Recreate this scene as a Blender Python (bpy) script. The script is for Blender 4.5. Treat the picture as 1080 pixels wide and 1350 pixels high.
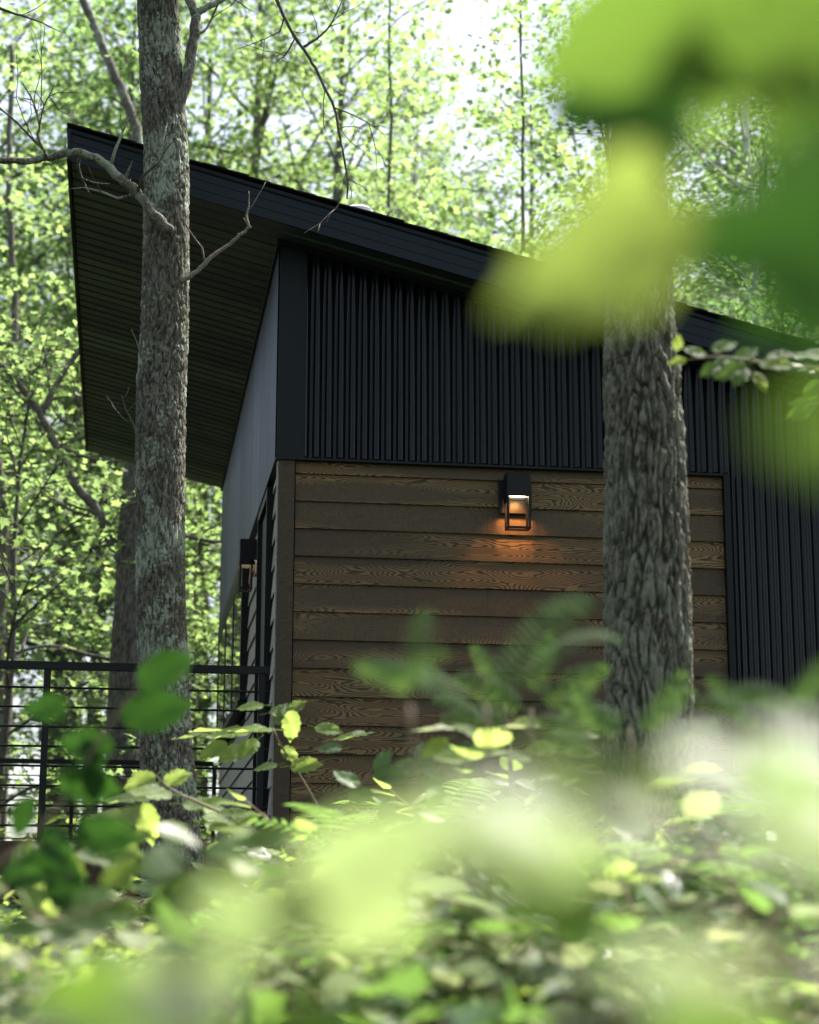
import bpy, math, random
import numpy as np
from mathutils import Vector, Matrix, noise
R = math.radians
rng = np.random.default_rng(7)
random.seed(7)
for o in list(bpy.data.objects):
    bpy.data.objects.remove(o)
sc = bpy.context.scene
C = sc.collection

# ------------------------------------------------------------------ camera
CAM = np.array([-0.908, -11.763, 0.0])
YAW, PITCH, ROLL, FPX = 0.1458, 0.2169, 0.0030, 2553.9     # focal length in pixels of a 1080 wide frame
_cy, _sy = math.cos(YAW), math.sin(YAW)
_f = np.array([_sy * math.cos(PITCH), _cy * math.cos(PITCH), math.sin(PITCH)])
_r = np.array([_cy, -_sy, 0.0]); _u = np.cross(_r, _f)
CR = math.cos(ROLL) * _r + math.sin(ROLL) * _u
CU = -math.sin(ROLL) * _r + math.cos(ROLL) * _u
CF = _f
cam_d = bpy.data.cameras.new('camera'); cam = bpy.data.objects.new('camera', cam_d); C.objects.link(cam)
M = Matrix.Identity(4)
for i in range(3):
    M[i][0] = CR[i]; M[i][1] = CU[i]; M[i][2] = -CF[i]; M[i][3] = CAM[i]
cam.matrix_world = M
cam_d.sensor_fit = 'HORIZONTAL'; cam_d.sensor_width = 24.0; cam_d.lens = 24.0 * FPX / 1080.0
cam_d.clip_start = 0.05; cam_d.clip_end = 2000
cam_d.dof.use_dof = True; cam_d.dof.focus_distance = 11.9; cam_d.dof.aperture_fstop = 1.75
sc.camera = cam

# ------------------------------------------------------------------ light
SUN_EL, SUN_AZ = R(55), R(57)          # azimuth from +Y towards +X: behind the cabin, to the right
w = bpy.data.worlds.new('World'); sc.world = w; w.use_nodes = True
nt = w.node_tree; nt.nodes.clear()
sky = nt.nodes.new('ShaderNodeTexSky'); sky.sky_type = 'NISHITA'; sky.sun_disc = False
sky.sun_elevation = SUN_EL; sky.sun_rotation = SUN_AZ
sky.air_density = 1.0; sky.dust_density = 3.0; sky.ozone_density = 1.0
bg = nt.nodes.new('ShaderNodeBackground'); bg.inputs[1].default_value = 0.125
wo = nt.nodes.new('ShaderNodeOutputWorld')
hz = nt.nodes.new('ShaderNodeHueSaturation'); hz.inputs['Saturation'].default_value = 0.62
nt.links.new(sky.outputs[0], hz.inputs['Color']); nt.links.new(hz.outputs[0], bg.inputs[0]); nt.links.new(bg.outputs[0], wo.inputs[0])
sd = bpy.data.lights.new('sun', 'SUN'); sd.energy = 5.0; sd.angle = R(0.55); sd.color = (1.0, 0.95, 0.86)
sun = bpy.data.objects.new('sun', sd); C.objects.link(sun)
SUN = Vector((math.sin(SUN_AZ) * math.cos(SUN_EL), math.cos(SUN_AZ) * math.cos(SUN_EL), math.sin(SUN_EL)))
sun.rotation_euler = SUN.to_track_quat('Z', 'Y').to_euler()
sun.location = (6, 8, 20)
sc.view_settings.view_transform = 'Standard'; sc.view_settings.look = 'None'
sc.view_settings.gamma = 1.0; sc.view_settings.use_curve_mapping = False
sc.view_settings.exposure = 1.4
cy = sc.cycles
cy.use_denoising = True
cy.max_bounces = 8; cy.diffuse_bounces = 5; cy.glossy_bounces = 3; cy.transmission_bounces = 5
cy.transparent_max_bounces = 6
cy.sample_clamp_indirect = 6.0; cy.sample_clamp_direct = 0.0
cy.caustics_reflective = False; cy.caustics_refractive = False

# ------------------------------------------------------------------ helpers
def ray(px, py):
    v = CF * FPX + CR * (px - 540.0) - CU * (py - 675.0)
    return v / FPX
def at_y(px, py, Y):                     # point of the photograph at a given distance behind / before the front wall
    d = ray(px, py); return CAM + d * ((Y - CAM[1]) / d[1])
def at_x(px, py, X):
    d = ray(px, py); return CAM + d * ((X - CAM[0]) / d[0])
def at_d(px, py, D):
    return CAM + ray(px, py) * D
def px_size(D):                          # metres per photograph pixel at depth D
    return D / FPX

def tag(o, label=None, cat=None, group=None, kind=None):
    if label: o['label'] = label
    if cat: o['category'] = cat
    if group: o['group'] = group
    if kind: o['kind'] = kind
    return o
def empty(name, loc=(0, 0, 0), **k):
    o = bpy.data.objects.new(name, None); C.objects.link(o); o.location = loc; o.empty_display_size = 0.1
    return tag(o, **k)
def link(name, me, parent=None, loc=(0, 0, 0)):
    """loc is a world place; parents are unrotated, unscaled empties or meshes."""
    o = bpy.data.objects.new(name, me); C.objects.link(o)
    if parent is not None:
        o.parent = parent
        p = parent; off = Vector((0, 0, 0))
        while p is not None:
            off += p.location; p = p.parent
        o.location = Vector(loc) - off
    else:
        o.location = loc
    return o

class Geo:
    def __init__(s): s.v = []; s.f = []
    def add(s, vs, fs):
        n = len(s.v); s.v += [tuple(map(float, p)) for p in vs]; s.f += [tuple(i + n for i in f) for f in fs]; return s
    def box(s, a, b):
        x0, y0, z0 = a; x1, y1, z1 = b
        vs = [(x0,y0,z0),(x1,y0,z0),(x1,y1,z0),(x0,y1,z0),(x0,y0,z1),(x1,y0,z1),(x1,y1,z1),(x0,y1,z1)]
        return s.add(vs, [(0,3,2,1),(4,5,6,7),(0,1,5,4),(1,2,6,5),(2,3,7,6),(3,0,4,7)])
    def prism(s, prof, vec):
        n = len(prof); vec = np.array(vec, float)
        P = [np.array(p, float) for p in prof]
        vs = P + [p + vec for p in P]
        fs = [tuple(range(n - 1, -1, -1)), tuple(range(n, 2 * n))]
        fs += [(i, (i + 1) % n, n + (i + 1) % n, n + i) for i in range(n)]
        return s.add(vs, fs)
    def tube(s, pts, rad, n=8, cap=True):
        V, F = tube_np(pts, rad, n)
        s.add(V, F.tolist())
        if cap:
            m = len(s.v); k = len(pts)
            s.f.append(tuple(m - n * k + j for j in range(n - 1, -1, -1)))
            s.f.append(tuple(m - n + j for j in range(n)))
        return s
    def mesh(s, name, mat, smooth=False, bevel=0):
        me = bpy.data.meshes.new(name); me.from_pydata(s.v, [], s.f); me.update()
        if mat: me.materials.append(mat)
        if smooth: me.polygons.foreach_set('use_smooth', [True] * len(me.polygons))
        me.update(); return me
    def obj(s, name, mat, parent=None, smooth=False, loc=None):
        """origin moved to the piece's own middle"""
        V = np.array(s.v); c = (V.min(0) + V.max(0)) / 2 if loc is None else np.array(loc)
        s.v = [tuple(p) for p in (V - c)]
        return link(name, s.mesh(name, mat, smooth), parent, c)

def tube_np(pts, rad, n=8, phase=0.0):
    P = np.array(pts, float); k = len(P); rad = np.broadcast_to(np.array(rad, float), (k,))
    T = np.gradient(P, axis=0); T /= np.linalg.norm(T, axis=1, keepdims=True) + 1e-9
    up = np.array([0.0, 0, 1]) if abs(T[0][2]) < .8 else np.array([1.0, 0, 0])
    V = []
    a = np.linspace(0, 2 * np.pi, n, endpoint=False) + phase
    s = np.cross(T[0], up); s /= np.linalg.norm(s)
    for i in range(k):
        s = s - T[i] * (s @ T[i]); s /= np.linalg.norm(s) + 1e-9
        q = np.cross(T[i], s)
        V.append(P[i] + rad[i] * (np.cos(a)[:, None] * s + np.sin(a)[:, None] * q))
    V = np.concatenate(V)
    i, j = np.meshgrid(np.arange(k - 1), np.arange(n), indexing='ij')
    a0 = (i * n + j).ravel(); a1 = (i * n + (j + 1) % n).ravel()
    return V, np.stack([a0, a1, a1 + n, a0 + n], 1)

def np_mesh(name, V, F, mat, rnd=None, smooth=False):
    V = np.asarray(V, np.float32); F = np.asarray(F, np.int32); k = F.shape[1]
    me = bpy.data.meshes.new(name)
    me.vertices.add(len(V)); me.vertices.foreach_set('co', V.ravel())
    me.loops.add(F.size); me.loops.foreach_set('vertex_index', F.ravel())
    me.polygons.add(len(F)); me.polygons.foreach_set('loop_start', np.arange(len(F), dtype=np.int32) * k)
    if smooth: me.polygons.foreach_set('use_smooth', np.ones(len(F), bool))
    if rnd is not None:
        at = me.attributes.new('rnd', 'FLOAT', 'FACE'); at.data.foreach_set('value', np.asarray(rnd, np.float32))
    me.update(calc_edges=True); me.validate()
    if mat: me.materials.append(mat)
    return me

def smooth_path(pts, n):
    """Catmull-Rom through pts"""
    P = np.array(pts, float); k = len(P)
    if k == 2: return P[0] + np.linspace(0, 1, n)[:, None] * (P[1] - P[0])
    Q = np.vstack([2 * P[0] - P[1], P, 2 * P[-1] - P[-2]])
    out = []
    for t in np.linspace(0, k - 1 - 1e-6, n):
        i = int(t); u = t - i
        a, b, c, d = Q[i], Q[i + 1], Q[i + 2], Q[i + 3]
        out.append(.5 * ((2 * b) + (-a + c) * u + (2 * a - 5 * b + 4 * c - d) * u * u + (-a + 3 * b - 3 * c + d) * u ** 3))
    return np.array(out)

# ------------------------------------------------------------------ materials
def new_mat(name):
    m = bpy.data.materials.new(name); m.use_nodes = True; nt = m.node_tree; nt.nodes.clear()
    out = nt.nodes.new('ShaderNodeOutputMaterial')
    def N(t, **k):
        n = nt.nodes.new('ShaderNode' + t)
        for a, b in k.items():
            if a in n.inputs.keys(): n.inputs[a].default_value = b
            else: setattr(n, a, b)
        return n
    def L(a, b): nt.links.new(a, b)
    return m, nt, out, N, L
def ramp(N, stops, interp='LINEAR'):
    n = N('ValToRGB'); cr = n.color_ramp; cr.interpolation = interp
    while len(cr.elements) > 1: cr.elements.remove(cr.elements[-1])
    cr.elements[0].position = stops[0][0]; cr.elements[0].color = (*stops[0][1], 1)
    for p, c in stops[1:]:
        e = cr.elements.new(p); e.color = (*c, 1)
    return n
def bsdf(N, L, out, rough=0.5, spec=0.5, metal=0.0):
    b = N('BsdfPrincipled'); b.inputs['Roughness'].default_value = rough; b.inputs['Metallic'].default_value = metal
    b.inputs['Specular IOR Level'].default_value = spec
    L(b.outputs[0], out.inputs[0]); return b

def leaf_mat(name, refl, trans, rough=0.45, k=0.45, spec=0.4, var=0.5, hue=(0.35, 0.2)):
    """thin leaf: diffuse reflection, light through the blade, a waxy sheen; every leaf its own shade"""
    m, nt, out, N, L = new_mat(name)
    at = N('Attribute', attribute_name='rnd'); oi = N('ObjectInfo')
    ad = N('Math', operation='ADD'); L(at.outputs['Fac'], ad.inputs[0]); L(oi.outputs['Random'], ad.inputs[1])
    fr = N('Math', operation='FRACT'); L(ad.outputs[0], fr.inputs[0])
    def vary(c):
        lo = tuple(x * (1 - var) for x in c); hi = (c[0] * (1 + hue[0]) * (1 + var * .6), c[1] * (1 + var * .6), c[2] * (1 + var * .2))
        r = ramp(N, [(0, lo), (.5, c), (1, hi)]); L(fr.outputs[0], r.inputs[0]); return r
    r1 = vary(refl); r2 = vary(trans)
    no = N('TexNoise'); no.inputs['Scale'].default_value = 40; no.inputs['Detail'].default_value = 2
    p = N('BsdfPrincipled'); p.inputs['Roughness'].default_value = rough; p.inputs['Specular IOR Level'].default_value = spec
    L(r1.outputs[0], p.inputs['Base Color'])
    t = N('BsdfTranslucent'); L(r2.outputs[0], t.inputs[0])
    bu = N('Bump'); bu.inputs['Strength'].default_value = .25; bu.inputs['Distance'].default_value = .01
    L(no.outputs[0], bu.inputs['Height']); L(bu.outputs[0], p.inputs['Normal'])
    mx = N('MixShader'); mx.inputs[0].default_value = k
    L(p.outputs[0], mx.inputs[1]); L(t.outputs[0], mx.inputs[2]); L(mx.outputs[0], out.inputs[0])
    return m

def metal_mat(name, col, rough=0.38, spec=0.5, dust_sheen=0.25, ms=(4.5, 4.5, .10)):
    m, nt, out, N, L = new_mat(name)
    b = bsdf(N, L, out, rough, spec)
    tc = N('TexCoord'); mp = N('Mapping'); mp.inputs['Scale'].default_value = ms
    geo = N('NewGeometry'); L(geo.outputs['Position'], mp.inputs[0])
    n = N('TexNoise'); n.inputs['Scale'].default_value = 2.2; n.inputs['Detail'].default_value = 8
    L(mp.outputs[0], n.inputs[0])
    r = ramp(N, [(.35, col), (.75, tuple(c * (1 + dust_sheen) + .006 * dust_sheen for c in col))]); L(n.outputs[0], r.inputs[0])  # noise-lifted tone; on the side sheets it is painted sky sheen
    L(r.outputs[0], b.inputs['Base Color'])
    rr = N('MapRange'); rr.inputs['To Min'].default_value = rough - .07; rr.inputs['To Max'].default_value = rough + .14
    oi = N('ObjectInfo'); am = N('Math', operation='MULTIPLY_ADD'); am.inputs[1].default_value = .7; am.inputs[2].default_value = -.35; L(oi.outputs['Random'], am.inputs[0])
    aa = N('Math', operation='ADD'); L(am.outputs[0], aa.inputs[0]); L(n.outputs[0], aa.inputs[1]); L(aa.outputs[0], rr.inputs[0]); L(rr.outputs[0], b.inputs['Roughness'])
    n2 = N('TexNoise'); n2.inputs['Scale'].default_value = 9; L(geo.outputs['Position'], n2.inputs[0])
    bu = N('Bump'); bu.inputs['Strength'].default_value = .06; bu.inputs['Distance'].default_value = .02
    L(n2.outputs[0], bu.inputs['Height']); L(bu.outputs[0], b.inputs['Normal'])
    return m

def siding_mat(name, dark, mid, gold, along='X', amount=1.0, rough=.62):
    """engineered wood siding with embossed cathedral grain: contour lines of a stretched noise field, other on each board"""
    m, nt, out, N, L = new_mat(name)
    b = bsdf(N, L, out, rough, .35)
    geo = N('NewGeometry'); oi = N('ObjectInfo')
    sep = N('SeparateXYZ'); L(geo.outputs['Position'], sep.inputs[0])
    off = N('Math', operation='MULTIPLY'); off.inputs[1].default_value = 37.0; L(oi.outputs['Random'], off.inputs[0])
    def comb(sx, sz):
        a = N('Math', operation='MULTIPLY_ADD'); a.inputs[1].default_value = sx; L(sep.outputs[0 if along == 'X' else 1], a.inputs[0]); L(off.outputs[0], a.inputs[2])
        z = N('Math', operation='MULTIPLY'); z.inputs[1].default_value = sz; L(sep.outputs[2], z.inputs[0])
        c = N('CombineXYZ'); L(a.outputs[0], c.inputs[0]); L(off.outputs[0], c.inputs[1]); L(z.outputs[0], c.inputs[2]); return c
    c1 = comb(1.5, 9.0)
    n1 = N('TexNoise'); n1.inputs['Scale'].default_value = 1.0; n1.inputs['Detail'].default_value = 1.5; n1.inputs['Roughness'].default_value = .35
    L(c1.outputs[0], n1.inputs[0])
    c1b = comb(14, 60); n1b = N('TexNoise'); n1b.inputs['Scale'].default_value = 1.0; n1b.inputs['Detail'].default_value = 2; L(c1b.outputs[0], n1b.inputs[0])
    jit = N('Math', operation='MULTIPLY_ADD'); jit.inputs[1].default_value = .035; L(n1b.outputs[0], jit.inputs[0]); L(n1.outputs[0], jit.inputs[2])
    mu = N('Math', operation='MULTIPLY'); mu.inputs[1].default_value = 36.0; L(jit.outputs[0], mu.inputs[0])
    fr = N('Math', operation='FRACT'); L(mu.outputs[0], fr.inputs[0])
    rings = ramp(N, [(0, (0, 0, 0)), (.22, (.15,) * 3), (.45, (1,) * 3), (.86, (1,) * 3), (1, (0, 0, 0))]); L(fr.outputs[0], rings.inputs[0])
    # the figured band lies in a part of the board only
    c2 = comb(.8, 7.0); n2 = N('TexNoise'); n2.inputs['Scale'].default_value = 1.0; n2.inputs['Detail'].default_value = 0
    ofs = N('VectorMath', operation='ADD'); ofs.inputs[1].default_value = (11.3, 4.1, 7.7); L(c2.outputs[0], ofs.inputs[0]); L(ofs.outputs[0], n2.inputs[0])
    mask = ramp(N, [(.42, (0, 0, 0)), (.58, (1,) * 3)]); L(n2.outputs[0], mask.inputs[0])
    # fine cross hatch and fibre
    c3 = comb(22, 520); n3 = N('TexNoise'); n3.inputs['Scale'].default_value = 1.0; n3.inputs['Detail'].default_value = 3; L(c3.outputs[0], n3.inputs[0])
    c4 = comb(330, 40); n4 = N('TexNoise'); n4.inputs['Scale'].default_value = 1.0; n4.inputs['Detail'].default_value = 2; L(c4.outputs[0], n4.inputs[0])
    ff = N('Math', operation='ADD'); L(n3.outputs[0], ff.inputs[0]); L(n4.outputs[0], ff.inputs[1])
    fine = N('MapRange'); fine.inputs['From Min'].default_value = .7; fine.inputs['From Max'].default_value = 1.3; L(ff.outputs[0], fine.inputs[0])
    base = N('MixRGB'); base.inputs[1].default_value = (*dark, 1); base.inputs[2].default_value = (*mid, 1); L(fine.outputs[0], base.inputs[0])
    figc = N('MixRGB'); figc.inputs[1].default_value = (*[c * .55 for c in dark], 1); figc.inputs[2].default_value = (*gold, 1); L(rings.outputs[0], figc.inputs[0])
    ma = N('Math', operation='MULTIPLY'); ma.inputs[1].default_value = .85 * amount; L(mask.outputs[0], ma.inputs[0])
    col = N('MixRGB'); L(ma.outputs[0], col.inputs[0]); L(base.outputs[0], col.inputs[1]); L(figc.outputs[0], col.inputs[2])
    # broad wear between boards
    hv = N('MapRange'); hv.inputs['To Min'].default_value = .82; hv.inputs['To Max'].default_value = 1.18; L(oi.outputs['Random'], hv.inputs[0])
    hs = N('HueSaturation'); L(hv.outputs[0], hs.inputs['Value']); L(col.outputs[0], hs.inputs['Color'])
    L(hs.outputs[0], b.inputs['Base Color'])
    h = N('Math', operation='MULTIPLY'); L(rings.outputs[0], h.inputs[0]); L(ma.outputs[0], h.inputs[1])
    h2 = N('Math', operation='MULTIPLY_ADD'); h2.inputs[1].default_value = .6; L(fine.outputs[0], h2.inputs[0]); L(h.outputs[0], h2.inputs[2])
    bu = N('Bump'); bu.inputs['Strength'].default_value = .55; bu.inputs['Distance'].default_value = .003
    L(h2.outputs[0], bu.inputs['Height']); L(bu.outputs[0], b.inputs['Normal'])
    return m

def bark_mat(name, dark, mid, pale, lichen, lich_amt=.5, sx=22, sz=5, bump=.02, moss=(.03, .045, .02), moss_amt=.2):
    m, nt, out, N, L = new_mat(name)
    b = bsdf(N, L, out, .92, .15)
    tc = N('TexCoord'); mp = N('Mapping'); mp.inputs['Scale'].default_value = (sx, sx, sz); L(tc.outputs['Object'], mp.inputs[0])
    wn = N('TexNoise'); wn.inputs['Scale'].default_value = 1.2; wn.inputs['Detail'].default_value = 4; L(mp.outputs[0], wn.inputs[0])
    mixv = N('MixRGB'); mixv.inputs[0].default_value = .35; L(mp.outputs[0], mixv.inputs[1])
    sc_ = N('VectorMath', operation='SCALE'); sc_.inputs['Scale'].default_value = 5.0; L(wn.outputs['Color'], sc_.inputs[0])
    av = N('VectorMath', operation='ADD'); L(mp.outputs[0], av.inputs[0]); L(sc_.outputs[0], av.inputs[1])
    vo = N('TexVoronoi', feature='DISTANCE_TO_EDGE'); vo.inputs['Scale'].default_value = .55; L(av.outputs[0], vo.inputs['Vector'])
    n2 = N('TexNoise'); n2.inputs['Scale'].default_value = 3.0; n2.inputs['Detail'].default_value = 9; n2.inputs['Roughness'].default_value = .68; L(mp.outputs[0], n2.inputs[0])
    r = ramp(N, [(.0, dark), (.1, tuple((a + c) / 2 for a, c in zip(dark, mid))), (.32, mid)]); L(vo.outputs['Distance'], r.inputs[0])
    r2 = ramp(N, [(.38, (0,) * 3), (.68, (1,) * 3)]); L(n2.outputs[0], r2.inputs[0])
    c1 = N('MixRGB'); c1.inputs[2].default_value = (*pale, 1); L(r2.outputs[0], c1.inputs[0]); L(r.outputs[0], c1.inputs[1])
    # lichen blotches
    n3 = N('TexNoise'); n3.inputs['Scale'].default_value = 3.4; n3.inputs['Detail'].default_value = 8; n3.inputs['Roughness'].default_value = .62; L(tc.outputs['Object'], n3.inputs[0])
    n4 = N('TexNoise'); n4.inputs['Scale'].default_value = 55; n4.inputs['Detail'].default_value = 3; L(tc.outputs['Object'], n4.inputs[0])
    s = N('Math', operation='MULTIPLY_ADD'); s.inputs[1].default_value = .35; L(n4.outputs[0], s.inputs[0]); L(n3.outputs[0], s.inputs[2])
    r3 = ramp(N, [(.69, (0,) * 3), (.725, (lich_amt,) * 3)]); L(s.outputs[0], r3.inputs[0])
    c2 = N('MixRGB'); c2.inputs[2].default_value = (*lichen, 1); L(r3.outputs[0], c2.inputs[0]); L(c1.outputs[0], c2.inputs[1])
    n5 = N('TexNoise'); n5.inputs['Scale'].default_value = 2.1; n5.inputs['Detail'].default_value = 7
    o5 = N('VectorMath', operation='ADD'); o5.inputs[1].default_value = (5, 9, 2); L(tc.outputs['Object'], o5.inputs[0]); L(o5.outputs[0], n5.inputs[0])
    r5 = ramp(N, [(.5, (0,) * 3), (.66, (moss_amt,) * 3)]); L(n5.outputs[0], r5.inputs[0])
    c3 = N('MixRGB'); c3.inputs[2].default_value = (*moss, 1); L(r5.outputs[0], c3.inputs[0]); L(c2.outputs[0], c3.inputs[1])
    fa = N('Attribute', attribute_name='furrow'); fm_ = N('MixRGB'); fm_.inputs[2].default_value = (*dark, 1)
    L(fa.outputs['Fac'], fm_.inputs[0]); L(c3.outputs[0], fm_.inputs[1]); L(fm_.outputs[0], b.inputs['Base Color'])
    rr = ramp(N, [(0, (0,) * 3), (.3, (1,) * 3)]); L(vo.outputs['Distance'], rr.inputs[0])
    h = N('Math', operation='MULTIPLY_ADD'); h.inputs[1].default_value = .7; L(n2.outputs[0], h.inputs[0]); L(rr.outputs[0], h.inputs[2])
    bu = N('Bump'); bu.inputs['Strength'].default_value = .8; bu.inputs['Distance'].default_value = bump
    L(h.outputs[0], bu.inputs['Height']); L(bu.outputs[0], b.inputs['Normal'])
    return m

def plain_mat(name, col, rough=.6, spec=.4, var=.25, scale=6):
    m, nt, out, N, L = new_mat(name)
    b = bsdf(N, L, out, rough, spec)
    tc = N('TexCoord'); n = N('TexNoise'); n.inputs['Scale'].default_value = scale; n.inputs['Detail'].default_value = 6; L(tc.outputs['Object'], n.inputs[0])
    r = ramp(N, [(.3, tuple(c * (1 - var) for c in col)), (.7, tuple(c * (1 + var) for c in col))]); L(n.outputs[0], r.inputs[0])
    L(r.outputs[0], b.inputs['Base Color'])
    bu = N('Bump'); bu.inputs['Strength'].default_value = .2; bu.inputs['Distance'].default_value = .004
    L(n.outputs[0], bu.inputs['Height']); L(bu.outputs[0], b.inputs['Normal'])
    return m

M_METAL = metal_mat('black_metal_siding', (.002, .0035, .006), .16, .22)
M_METAL_SIDE = metal_mat('sky_sheen_black_metal_siding', (.008, .013, .020), .30, .45, 4.0, (1.3, 1.3, .03))  # same black metal, paler and streaked: sky reflection put into the colour
M_TRIM = metal_mat('black_flat_trim', (.006, .009, .012), .5, .2)
M_FASCIA = metal_mat('navy_black_fascia', (.005, .010, .016), .45, .22)
M_SOFFIT = metal_mat('bronze_black_soffit', (.026, .038, .048), .4, .45)
M_BLACK = plain_mat('matt_black_paint', (.005, .006, .007), .5, .25)
M_RAIL = plain_mat('black_powder_coat', (.005, .006, .007), .45, .25)
M_WOOD = siding_mat('brown_grained_siding', (.038, .026, .014), (.100, .067, .034), (.22, .138, .058))
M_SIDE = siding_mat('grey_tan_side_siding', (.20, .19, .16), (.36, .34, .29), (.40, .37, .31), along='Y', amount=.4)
M_WTRIM = siding_mat('brown_trim_board', (.036, .025, .015), (.088, .062, .036), (.12, .084, .046), amount=.3)
M_DECK = siding_mat('brown_stained_lumber', (.045, .022, .013), (.09, .045, .026), (.10, .055, .03), amount=.3)
M_SHINGLE = plain_mat('charcoal_asphalt_shingle', (.022, .022, .022), .95, .1, .5, 60)
M_DARKIN = plain_mat('dark_interior', (.012, .012, .012), .9, .1)
M_DOME = plain_mat('pale_vent_plastic', (.80, .82, .83), .3, .5, .05)
M_CONC = plain_mat('grey_concrete', (.25, .24, .22), .9, .2)

def glass_mat():
    m, nt, out, N, L = new_mat('window_glass')
    b = bsdf(N, L, out, .02, .5); b.inputs['Base Color'].default_value = (.006, .008, .008, 1); b.inputs['IOR'].default_value = 1.55
    return m
M_GLASS = glass_mat()
def emit_mat():
    m, nt, out, N, L = new_mat('lamp_diffuser_glow')
    e = N('Emission'); e.inputs[0].default_value = (1.0, .72, .42, 1); e.inputs[1].default_value = 9.0
    L(e.outputs[0], out.inputs[0]); return m
M_GLOW = emit_mat()

M_LEAF_BG = leaf_mat('maple_leaf_forest', (.075, .13, .04), (.35, .52, .17), .5, .58, .2, .3, (.10, .15))
M_LEAF_BG2 = leaf_mat('leaf_forest_deep', (.06, .115, .045), (.27, .48, .16), .5, .5, .35, .45, (.3, .2))
M_LEAF_LIME = leaf_mat('lime_leaf', (.10, .14, .035), (.36, .48, .09), .5, .6, .2, .3, (.02, .1))
M_LEAF_MID = leaf_mat('mid_green_leaf', (.055, .11, .03), (.19, .33, .055), .5, .5, .22, .35, (.2, .2))
M_LEAF_DARK = leaf_mat('deep_green_leaf', (.022, .062, .016), (.05, .14, .018), .5, .4, .2, .3, (.1, .1))
M_PLANT = leaf_mat('seedling_leaf', (.040, .095, .028), (.20, .36, .07), .36, .5, .5, .5, (.08, .15))
M_PLANT_LIME = leaf_mat('lime_seedling_leaf', (.11, .17, .045), (.45, .60, .14), .42, .55, .4, .3, (.05, .1))
M_NEAR_LIME = leaf_mat('near_lime_leaf', (.09, .135, .045), (.25, .33, .12), .5, .6, .2, .25, (.02, .1))  # own lime tone of the blades close to the lens
M_NEAR_MID = leaf_mat('near_mid_green_leaf', (.05, .095, .02), (.15, .26, .035), .5, .55, .15, .15, (.02, .05))  # own mid green of the blades close to the lens
M_FERN = leaf_mat('fern_green', (.055, .11, .045), (.19, .34, .08), .55, .5, .12, .45, (.1, .2))
M_GLOSS = leaf_mat('glossy_pale_leaf', (.24, .28, .17), (.40, .50, .24), .38, .4, 1.0, .3, (.15, .2))

B_NEAR = bark_mat('furrowed_oak_bark', (.017, .016, .013), (.095, .088, .068), (.30, .28, .22), (.23, .25, .19), .5, 22, 7, .008)
B_LEFT = bark_mat('lichened_maple_bark', (.026, .023, .018), (.115, .105, .084), (.24, .225, .185), (.29, .32, .25), 1.0, 30, 10, .006, (.08, .09, .04), .35)
B_BACK = bark_mat('brown_grey_bark', (.06, .052, .044), (.15, .135, .115), (.24, .22, .19), (.16, .19, .14), .4, 20, 5, .015)
B_TWIG = bark_mat('twig_bark', (.05, .045, .038), (.10, .092, .08), (.16, .15, .13), (.15, .17, .13), .3, 60, 12, .004)
B_DEAD = bark_mat('bare_dead_wood', (.08, .06, .045), (.20, .16, .13), (.32, .27, .22), (.2, .22, .18), .3, 60, 12, .004)
B_STEM = plain_mat('reddish_green_stem', (.22, .15, .10), .6, .4)

def birch_mat():
    m, nt, out, N, L = new_mat('white_birch_bark')
    b = bsdf(N, L, out, .7, .3)
    tc = N('TexCoord'); mp = N('Mapping'); mp.inputs['Scale'].default_value = (6, 6, 26); L(tc.outputs['Object'], mp.inputs[0])
    n = N('TexNoise'); n.inputs['Scale'].default_value = 1.0; n.inputs['Detail'].default_value = 5; L(mp.outputs[0], n.inputs[0])
    r = ramp(N, [(.33, (.06, .055, .05)), (.42, (.55, .53, .49)), (.8, (.66, .65, .61))]); L(n.outputs[0], r.inputs[0]); L(r.outputs[0], b.inputs['Base Color'])
    return m
B_BIRCH = birch_mat()

def ground_mat():
    m, nt, out, N, L = new_mat('forest_floor_litter')
    b = bsdf(N, L, out, .95, .1)
    tc = N('TexCoord'); n = N('TexNoise'); n.inputs['Scale'].default_value = 1.3; n.inputs['Detail'].default_value = 12; n.inputs['Roughness'].default_value = .7; L(tc.outputs['Object'], n.inputs[0])
    r = ramp(N, [(.3, (.014, .013, .009)), (.45, (.03, .026, .018)), (.56, (.02, .04, .014)), (.8, (.035, .065, .02))]); L(n.outputs[0], r.inputs[0])
    v = N('TexVoronoi'); v.inputs['Scale'].default_value = 14; L(tc.outputs['Object'], v.inputs['Vector'])
    mx = N('MixRGB', blend_type='MULTIPLY'); mx.inputs[0].default_value = .5; L(r.outputs[0], mx.inputs[1]); L(v.outputs['Color'], mx.inputs[2]); L(mx.outputs[0], b.inputs['Base Color'])
    bu = N('Bump'); bu.inputs['Strength'].default_value = .8; bu.inputs['Distance'].default_value = .05; L(v.outputs['Distance'], bu.inputs['Height']); L(bu.outputs[0], b.inputs['Normal'])
    return m

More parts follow.
